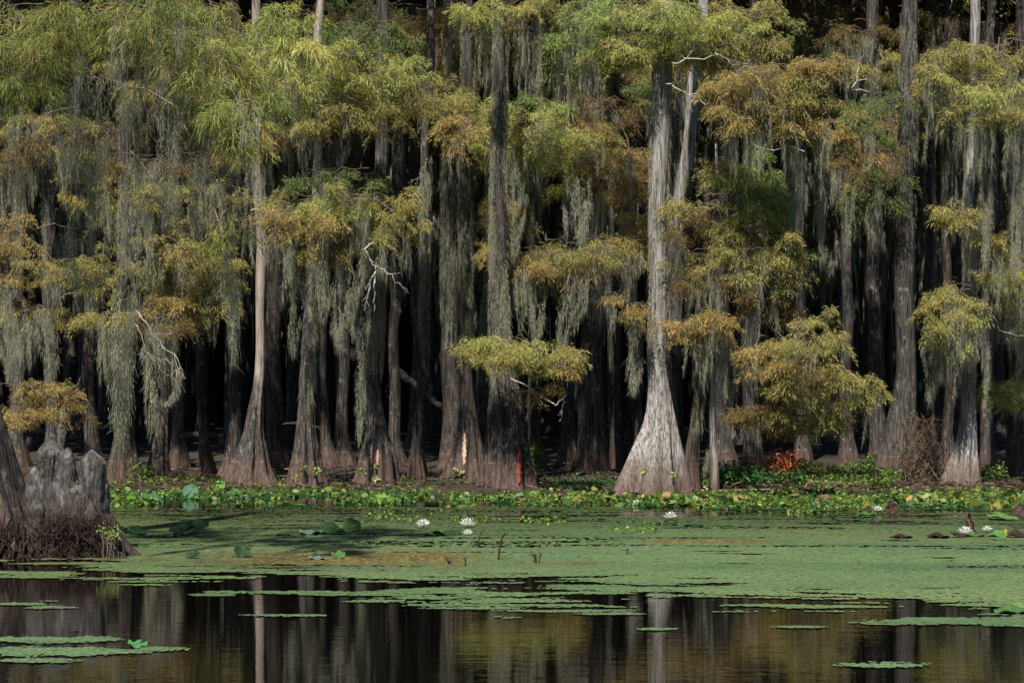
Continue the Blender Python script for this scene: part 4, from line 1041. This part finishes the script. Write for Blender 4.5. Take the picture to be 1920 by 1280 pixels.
def patch(label, blobs, tint=(.10, .165, .08)):
    g = Geo()
    pys = [b_[1] for b_ in blobs]
    Ymin = min(H * F / (b_[1] + b_[3] - HY) for b_ in blobs) - .1; Ymax = max(H * F / (b_[1] - b_[3] - HY) for b_ in blobs) + .1
    xmin = min((b_[0] - b_[2] - 960) / F * Ymax if b_[0] - b_[2] < 960 else (b_[0] - b_[2] - 960) / F * Ymin for b_ in blobs) - .2
    xmax = max((b_[0] + b_[2] - 960) / F * Ymax if b_[0] + b_[2] > 960 else (b_[0] + b_[2] - 960) / F * Ymin for b_ in blobs) + .2
    def cv(X, Y):
        px, py = pix(X, Y); k = np.zeros(len(X), bool)
        nn = fbm(X * 2.2, Y * 7, 17, 4); n2 = fbm(X * 6, Y * 14, 18, 3)
        for (cx, cy, rx, ry) in blobs:
            d = ((px - cx) / rx) ** 2 + ((py - cy) / ry) ** 2
            k |= d < (.1 + 1.5 * nn + 1.3 * (n2 - .45)) * rng.uniform(.35, 1.15, len(X))
        return k & (rng.random(len(X)) > .06)
    def cl(X, Y): return np.array(tint) * (.7 + .6 * fbm(X * 3, Y * 5, 19, 3)[:, None]) * rng.uniform(.75, 1.25, (len(X), 1))
    weed_cells(g, xmin, xmax, Ymin, Ymax, .018, .026, cv, cl)
    c = at(blobs[0][0], blobs[0][1], H * F / (blobs[0][1] - HY))
    tag(g.build('duckweed_patch', M['duckweed'], origin=c), label, 'duckweed patch', 'loose duckweed patches on the open water')
patch('large lobed duckweed patch at the photo\'s lower left corner', [(60, 1200, 90, 6), (170, 1199, 60, 5), (40, 1222, 80, 9), (160, 1222, 130, 9), (300, 1217, 60, 5), (60, 1239, 80, 4)])
patch('narrow duckweed strip on the dark reflection left, above the large lobed patch', [(30, 1133, 70, 3), (90, 1139, 55, 3)])
patch('thin straight duckweed strip in open water below the main skin\'s left half', [(540, 1154, 100, 2.5)])
patch('small duckweed wisp just below the skin\'s torn left edge', [(400, 1116, 50, 2.5)])
patch('broad ragged duckweed raft left of the brightest trunk\'s reflection', [(900, 1141, 120, 1.8), (1060, 1146, 140, 3), (1150, 1151, 80, 2.2)])
patch('oval duckweed island at the photo\'s lower right', [(1660, 1247, 85, 5)])
patch('tiny duckweed streak over the brightest trunk\'s reflection', [(1235, 1180, 45, 2.5)])
patch('tiny duckweed streak right of the brightest trunk\'s reflection', [(1500, 1176, 50, 2.2)])
patch('faint duckweed wisp above the thin straight strip', [(700, 1128, 60, 2.2)])

# ------------------------------------------------------------------ water lilies
def wat(px, py): return at(px, py, H * F / (py - HY)) * np.array([1, 1, 0])
def lily(px, py, size, label, z=.04):
    c = wat(px, py); c[2] = 0
    size *= 1.25
    root = empty('water_lily', c, label, 'water lily', 'white water lilies')
    g = Geo()
    for ring, (n, el, L, wd) in enumerate([(9, 18, 1.0, .36), (8, 42, .95, .34), (6, 64, .8, .3)]):
        for q in range(n):
            th = q / n * 2 * pi + ring * .3 + rng.normal() * .06; e_ = R(el + rng.normal() * 4)
            d = np.array([math.cos(th) * math.cos(e_), math.sin(th) * math.cos(e_), math.sin(e_)])
            s_ = np.array([-math.sin(th), math.cos(th), 0]); up_ = np.cross(d, s_) * -1
            v = []
            for t, ww, lift in ((0, .25, 0), (.4, .95, -.06), (.75, .8, -.02), (1, .06, .1)):
                p_ = c + np.array([0, 0, z]) + d * size * .5 * L * t + np.array([0, 0, 1]) * lift * size * .5
                v += [p_ - s_ * ww * wd * size * .25 + np.array([0, 0, .06 * size * ww]), p_, p_ + s_ * ww * wd * size * .25 + np.array([0, 0, .06 * size * ww])]
            f = [(3 * k + s2, 3 * k + s2 + 1, 3 * k + s2 + 4, 3 * k + s2 + 3) for k in range(3) for s2 in (0, 1)]
            g.add(v, f, (.86, .87, .84))
    g.build('petals', M['petal'], root, smooth=True)
    g = Geo()
    n = 24; D = rng.normal(size=(n, 3)) * .5; D[:, 2] += 1
    strips(g, np.repeat(c[None] + np.array([0, 0, z + .01]), n, 0), D, size * .2, size * .04, -.1, (.6, .42, .04))
    g.build('stamens', M['petal'], root)
    g = Geo(); tube(g, [c + np.array([0, 0, -.05]), c + np.array([.005, 0, z])], .006, 6); g.build('stem', M['twig'], root)
lily(793, 991, .19, 'white water lily furthest left, standing apart from the next two')
lily(876, 990, .21, 'larger white lily of the close pair left of centre')
lily(877, 1004, .13, 'small white lily right under the larger one of the pair', .02)
lily(1257, 976, .19, 'white lily alone in the middle of the green skin, below the brightest tree')
lily(1646, 962, .15, 'small white lily beside a dark upright pad near the belt of plants')
lily(1809, 1007, .19, 'white lily leaning on the brown curled leaf at right', .05)
lily(1851, 1001, .13, 'half-open white lily right of the brown curled leaf', .05)

def pad(px, py, r, label, col, tilt=(0, 0), curl=.0, z=.012, group='lily pads', rz=None, name='lily_pad', lift=0.0):
    c = wat(px, py); c[2] = 0
    if col == MAR: r *= .75
    k, rings = 26, 5
    rz = rng.uniform(0, 6) if rz is None else rz
    v = []; th = np.linspace(.12, 2 * pi - .12, k) + rz
    for q in range(rings + 1):
        rr = r * q / rings
        zz = z + lift + curl * r * (q / rings) ** 3 * (.6 + .6 * np.sin(th * 2 + rz)) + .012 * np.sin(th * 5) * (q / rings) ** 2
        v.append(np.stack([rr * np.cos(th), rr * np.sin(th), zz], -1))
    v = np.concatenate(v)
    ax, ay = tilt
    Rx = np.array([[1, 0, 0], [0, math.cos(ax), -math.sin(ax)], [0, math.sin(ax), math.cos(ax)]])
    Ry = np.array([[math.cos(ay), 0, math.sin(ay)], [0, 1, 0], [-math.sin(ay), 0, math.cos(ay)]])
    v = v @ Rx.T @ Ry.T
    v[:, 2] -= min(0, v[:, 2].min() + .0) if (ax or ay) else 0
    f = [(q * k + j_, q * k + j_ + 1, (q + 1) * k + j_ + 1, (q + 1) * k + j_) for q in range(rings) for j_ in range(k - 1)]
    g = Geo(); g.add(v + c, f, np.array(col) * (1 + .18 * np.sin(np.tile(th, rings + 1) * 9))[:, None] * rng.uniform(.9, 1.1, (len(v), 1)))
    o = g.build(name, M['pad'], origin=c, smooth=True)
    md = o.modifiers.new('thick', 'SOLIDIFY'); md.thickness = .004
    return tag(o, label, 'lily pad', group)
GRN, DGR, BLU, MAR, YLW = (.06, .14, .04), (.02, .05, .02), (.045, .13, .065), (.04, .016, .016), (.24, .27, .05)
pad(358, 934, .15, 'blue-green round lotus leaf held up above the plant belt', BLU, (1.0, .1), .1, lift=.02)
pad(410, 922, .14, 'bright green tilted leaf right of the blue-green round one', (.11, .27, .06), (.8, -.3), .1)
pad(286, 940, .17, 'flat blue-green leaf left of the round lotus leaf', BLU, (.25, .3), .1)
pad(442, 928, .11, 'small green leaf right of the bright tilted leaf', GRN, (.5, .1), .1)
pad(720, 943, .18, 'light green pad at the belt\'s edge below the scarred grey cypress', (.15, .26, .05), (.35, .1), .15)
pad(868, 941, .12, 'dark green pad at the belt\'s edge below the striped foot', GRN, (.3, .1), .2)
pad(345, 1003, .20, 'dark curled pad nearest the knees, its right edge lifted', DGR, (.25, -.25), .25)
pad(372, 1000, .16, 'lifted green pad in the leftmost pad group, standing on edge', (.04, .11, .04), (.5, -.4), .2)
pad(320, 1006, .12, 'pale blue pad lying flat in the leftmost pad group', (.12, .18, .17), (0, 0), .05)
pad(256, 1003, .13, 'dark crumpled pad close right of the knees', DGR, (.4, .2), .3)
pad(582, 1000, .16, 'flat pale-edged pad at the left of the centre-left pad group', (.09, .15, .11), (.05, 0), .15)
pad(622, 998, .17, 'dark green pad in the middle of the centre-left pad group', DGR, (.3, .2), .25)
pad(652, 997, .19, 'large ribbed green pad at the right of the centre-left pad group', (.06, .13, .035), (.4, -.2), .25)
pad(454, 1045, .10, 'dark upright pad on the rusty drift', DGR, (.7, .2), .3)
pad(362, 1047, .08, 'tiny dark curled pad at the left end of the rusty drift', DGR, (.5, -.3), .3)
pad(596, 1049, .11, 'pale blue flat pad on the rusty drift', (.13, .19, .17), (.05, .1), .08)
pad(634, 1048, .08, 'small green pad right of the pale blue flat one', GRN, (.5, .1), .3)
pad(838, 1004, .20, 'dark flat pad just left of the lily pair', DGR, (.05, .05), .25)
pad(812, 1005, .13, 'narrow green pad under the furthest-left lily', GRN, (.1, .05), .2)
pad(1250, 985, .16, 'dark pad below the lone middle lily', DGR, (.05, 0), .2)
pad(1300, 987, .15, 'thin dark pad right of the lone middle lily', DGR, (.02, 0), .1)
pad(1672, 964, .13, 'dark red pad standing on edge right of the small lily', MAR, (1.1, .2), .2)
pad(1625, 966, .16, 'flat green pad left of the small lily', GRN, (.05, 0), .12)
pad(1690, 1009, .20, 'low dark maroon pad in the left tail of the right pad group', MAR, (.02, 0), .15)
pad(1760, 1009, .20, 'dark maroon pad in the middle of the right pad group\'s tail', MAR, (.04, .05), .22)
pad(1795, 1008, .14, 'maroon pad just left of the leaning lily', MAR, (.2, .2), .3)
pad(1826, 1006, .15, 'green pad in front of the brown curled leaf', GRN, (.12, .1), .2)
pad(1872, 1006, .15, 'bright green pad right of the half-open lily', (.08, .2, .05), (.2, -.1), .2)
pad(1905, 1008, .15, 'dark maroon pad at the right end of the right pad group', MAR, (.3, .1), .25)
pad(1880, 975, .24, 'wide green pad cut near the photo\'s right edge', (.09, .2, .05), (.1, .1), .1)
pad(1912, 970, .15, 'dark red upturned pad at the photo\'s right edge', MAR, (.9, -.3), .2)
pad(1898, 1150, .16, 'green pad lying in the open water at the lower right', (.06, .14, .045), (.06, 0), .2)
pad(1918, 1146, .13, 'yellowish pad overlapping the lower right green one', (.13, .19, .06), (.2, .1), .2)
pad(258, 1213, .075, 'small shiny green pad on the large lobed duckweed patch', (.06, .2, .07), (.2, .1), .15)
pad(1387, 943, .12, 'tan dying leaf among the plant belt, right of the brightest tree', (.34, .2, .11), (.5, .1), .3)
pad(1205, 938, .09, 'tan curled leaf below the brightest tree\'s foot', (.4, .24, .12), (.5, .1), .3)
pad(1710, 941, .10, 'orange-tan leaf in the belt below the vine-tangled foot', (.38, .2, .09), (.5, -.1), .3)
# curled brown lotus leaf
g = Geo(); c = wat(1824, 1004); c[2] = 0
v = []
for q in range(9):
    t = q / 8
    for j_ in range(9):
        u = j_ / 8 - .5; th = u * 3.4
        rr = (.085 * (1 - t * .78)) * (1 + .25 * math.sin(q * 2.9 + j_))
        v.append((c[0] - .02 + rr * math.sin(th) - .03 * t + .02 * math.sin(q * 1.7), c[1] + .04 - rr * math.cos(th), .0 + t * (.24 + .07 * math.sin(j_ * 1.9)) ))
g.add(v, [(q * 9 + j_, q * 9 + j_ + 1, (q + 1) * 9 + j_ + 1, (q + 1) * 9 + j_) for q in range(8) for j_ in range(8)], (.065, .034, .027))
o = g.build('curled_leaf', M['pad'], origin=c, smooth=True); md = o.modifiers.new('thick', 'SOLIDIFY'); md.thickness = .006
tag(o, 'brown dead leaf curled upright behind the leaning lily at right', 'dead leaf')
# yellow bud and tiny yellow blossoms
def bud(px, py, label, h_=.10, r=.016):
    c = wat(px, py); c[2] = 0; g = Geo()
    tube(g, [c + np.array([0, 0, -.03]), c + np.array([0, 0, h_ * .3]), c + np.array([.004, 0, h_ * .5]), c + np.array([.006, 0, h_ * .8]), c + np.array([.006, 0, h_])], [r * .5, r * .7, r * 1.2, r, r * .2], 8, (.5, .46, .05))
    tag(g.build('flower_bud', M['petal'], origin=c, smooth=True), label, 'flower bud', 'yellow buds on the water')
bud(1885, 1008, 'tall yellow bud right of the half-open lily', .12, .016)
bud(1070, 946, 'round yellow bud at the belt\'s edge left of the brightest tree', .07, .024)
bud(1483, 942, 'yellow bud in the belt right of the brightest tree', .07, .02)
bud(1484, 961, 'yellow bud on the water below the belt, right of centre', .05, .018)
bud(523, 938, 'yellow bud in the belt below the wide fluted foot', .06, .02)
M['reed'] = plain('dead_reed_stalk', (.05, .032, .022))
# dead stems standing in the duckweed
def stem(pts, label, r=.010):
    py = pts[0][1]; Y = H * F / (py - HY); g = Geo()
    P = [at(x_, y_, Y) for x_, y_ in pts]; P[0][2] = -.05
    P = np.array(P); t = np.linspace(0, 1, 12); tt_ = np.linspace(0, 1, len(P))
    Q = np.stack([np.interp(t, tt_, P[:, k]) for k in range(3)], -1)
    tube(g, Q, r * 1.4 * (1 + .3 * np.sin(np.arange(12) * 2.1)), 6)
    for q in range(4):
        k = rng.integers(5, 11); tube(g, curve(Q[k], Q[k] + rng.normal(size=3) * .05, 4), [r * .6, r * .5, r * .4, r * .2], 4)
    tag(g.build('dead_reed', M['reed'], origin=P[0]), label, 'dead stem', 'dead stems in the duckweed')
stem([(934, 1050), (936, 1030), (940, 1012), (946, 998)], 'tallest dead stem in the duckweed, right of the lily pair', .010)
stem([(1006, 1056), (1004, 1046), (1001, 1038)], 'forked dark stem right of the tallest dead stem', .011)
stem([(1010, 1056), (1012, 1046), (1014, 1036)], 'slender stem touching the forked dark one', .006)
stem([(872, 1062), (873, 1052), (872, 1044)], 'short dead stem at the right end of the rusty drift', .006)
stem([(840, 1058), (845, 1054), (838, 1050)], 'low bent stem on the rusty drift\'s right end', .012)
stem([(893, 1024), (898, 1010), (903, 996)], 'leaning reddish stem right of the lily pair', .006)
stem([(1174, 1040), (1176, 1032), (1176, 1028)], 'short dark stem in the middle of the green skin', .006)

# ------------------------------------------------------------------ fallen wood
def log(p0, p1, r, label, mat='brown_twig', name='fallen_log', jit=.012):
    g = Geo(); pts = curve(p0, p1, 12, 0, jit)
    trunk = np.asarray(pts)
    tube(g, trunk, np.linspace(r, r * .7, 12) * (1 + .1 * np.sin(np.arange(12) * 1.7)), 12)
    tag(g.build(name, M[mat], origin=trunk[0], smooth=True), label, 'log', 'fallen wood')
log(at(-40, 815, 55), at(230, 800, 55), .08, 'dark fallen log lying across the trunks behind the cypress knees', 'bark')
log(at(330, 812, 54), at(425, 818, 54), .08, 'fallen log bridging the gap left of the wide fluted foot', 'bark')
log(at(745, 695, 50), at(860, 790, 49), .09, 'leaning dark pole propped in the gap left of the striped foot', 'bark')
log(at(1338, 921, 39.6), at(1446, 918, 40.0), .03, 'pale driftwood branch on the plant belt right of the brightest foot', 'twig', 'driftwood', .006)
log(at(1505, 905, 41.2), at(1665, 908, 41.4), .06, 'grey log half hidden in the green cover left of the vine-tangled foot', 'brown_twig')
log(at(600, 892, 42.4), at(668, 884, 42.2), .022, 'pale stick lying between the pale-footed cypress and the streaked one', 'dead', 'driftwood')
log(at(1308, 905, 40.4), at(1330, 922, 40.0), .05, 'small grey stump of wood beside the leaning slender cypress', 'dead', 'driftwood')
# dry vine tangle
g = Geo(); vc = at(1735, 850, 41.8)
for q in range(150):
    p0 = np.array([(rng.uniform(1672, 1772) - 960) * 41.8 / F, 41.8 + rng.normal() * .25, float(ground(41.8))])
    tip = at(rng.uniform(1690, 1775), rng.uniform(770, 890), 41.7 + rng.normal() * .3)
    pts = curve(p0, tip, 9, rng.uniform(-.1, .2), .05)
    tube(g, pts, np.linspace(.010, .004, 9), 4)
    if q % 2:
        tube(g, curve(tip, tip + np.array([rng.normal() * .25, rng.normal() * .15, -rng.uniform(.1, .5)]), 7, .1, .05), np.linspace(.005, .002, 7), 4)
tag(g.build('vine_tangle', M['brown_twig'], origin=(vc[0], 41.8, 0)), 'mound of dry brown vines leaning on the lichen-spotted cypress foot', 'dry vines')
g = Geo(); fork(g, at(1395, 900, 42.5) * np.array([1, 1, 0]) + np.array([0, 0, .1]), at(1360, 868, 42.2), .012, 3, .8); 
for q in range(5):
    fork(g, at(rng.uniform(620, 690), 893, 42), at(rng.uniform(600, 700), 876, 41.7), .007, 2, .7)
tag(g.build('fallen_twigs', M['brown_twig']), 'loose dry twigs lying under the trees', 'twigs', kind='stuff')

for o in bpy.data.objects:
    if '_o' in o: del o['_o']

print('POLYS', sum(len(o.data.polygons) for o in bpy.data.objects if o.type == 'MESH'))
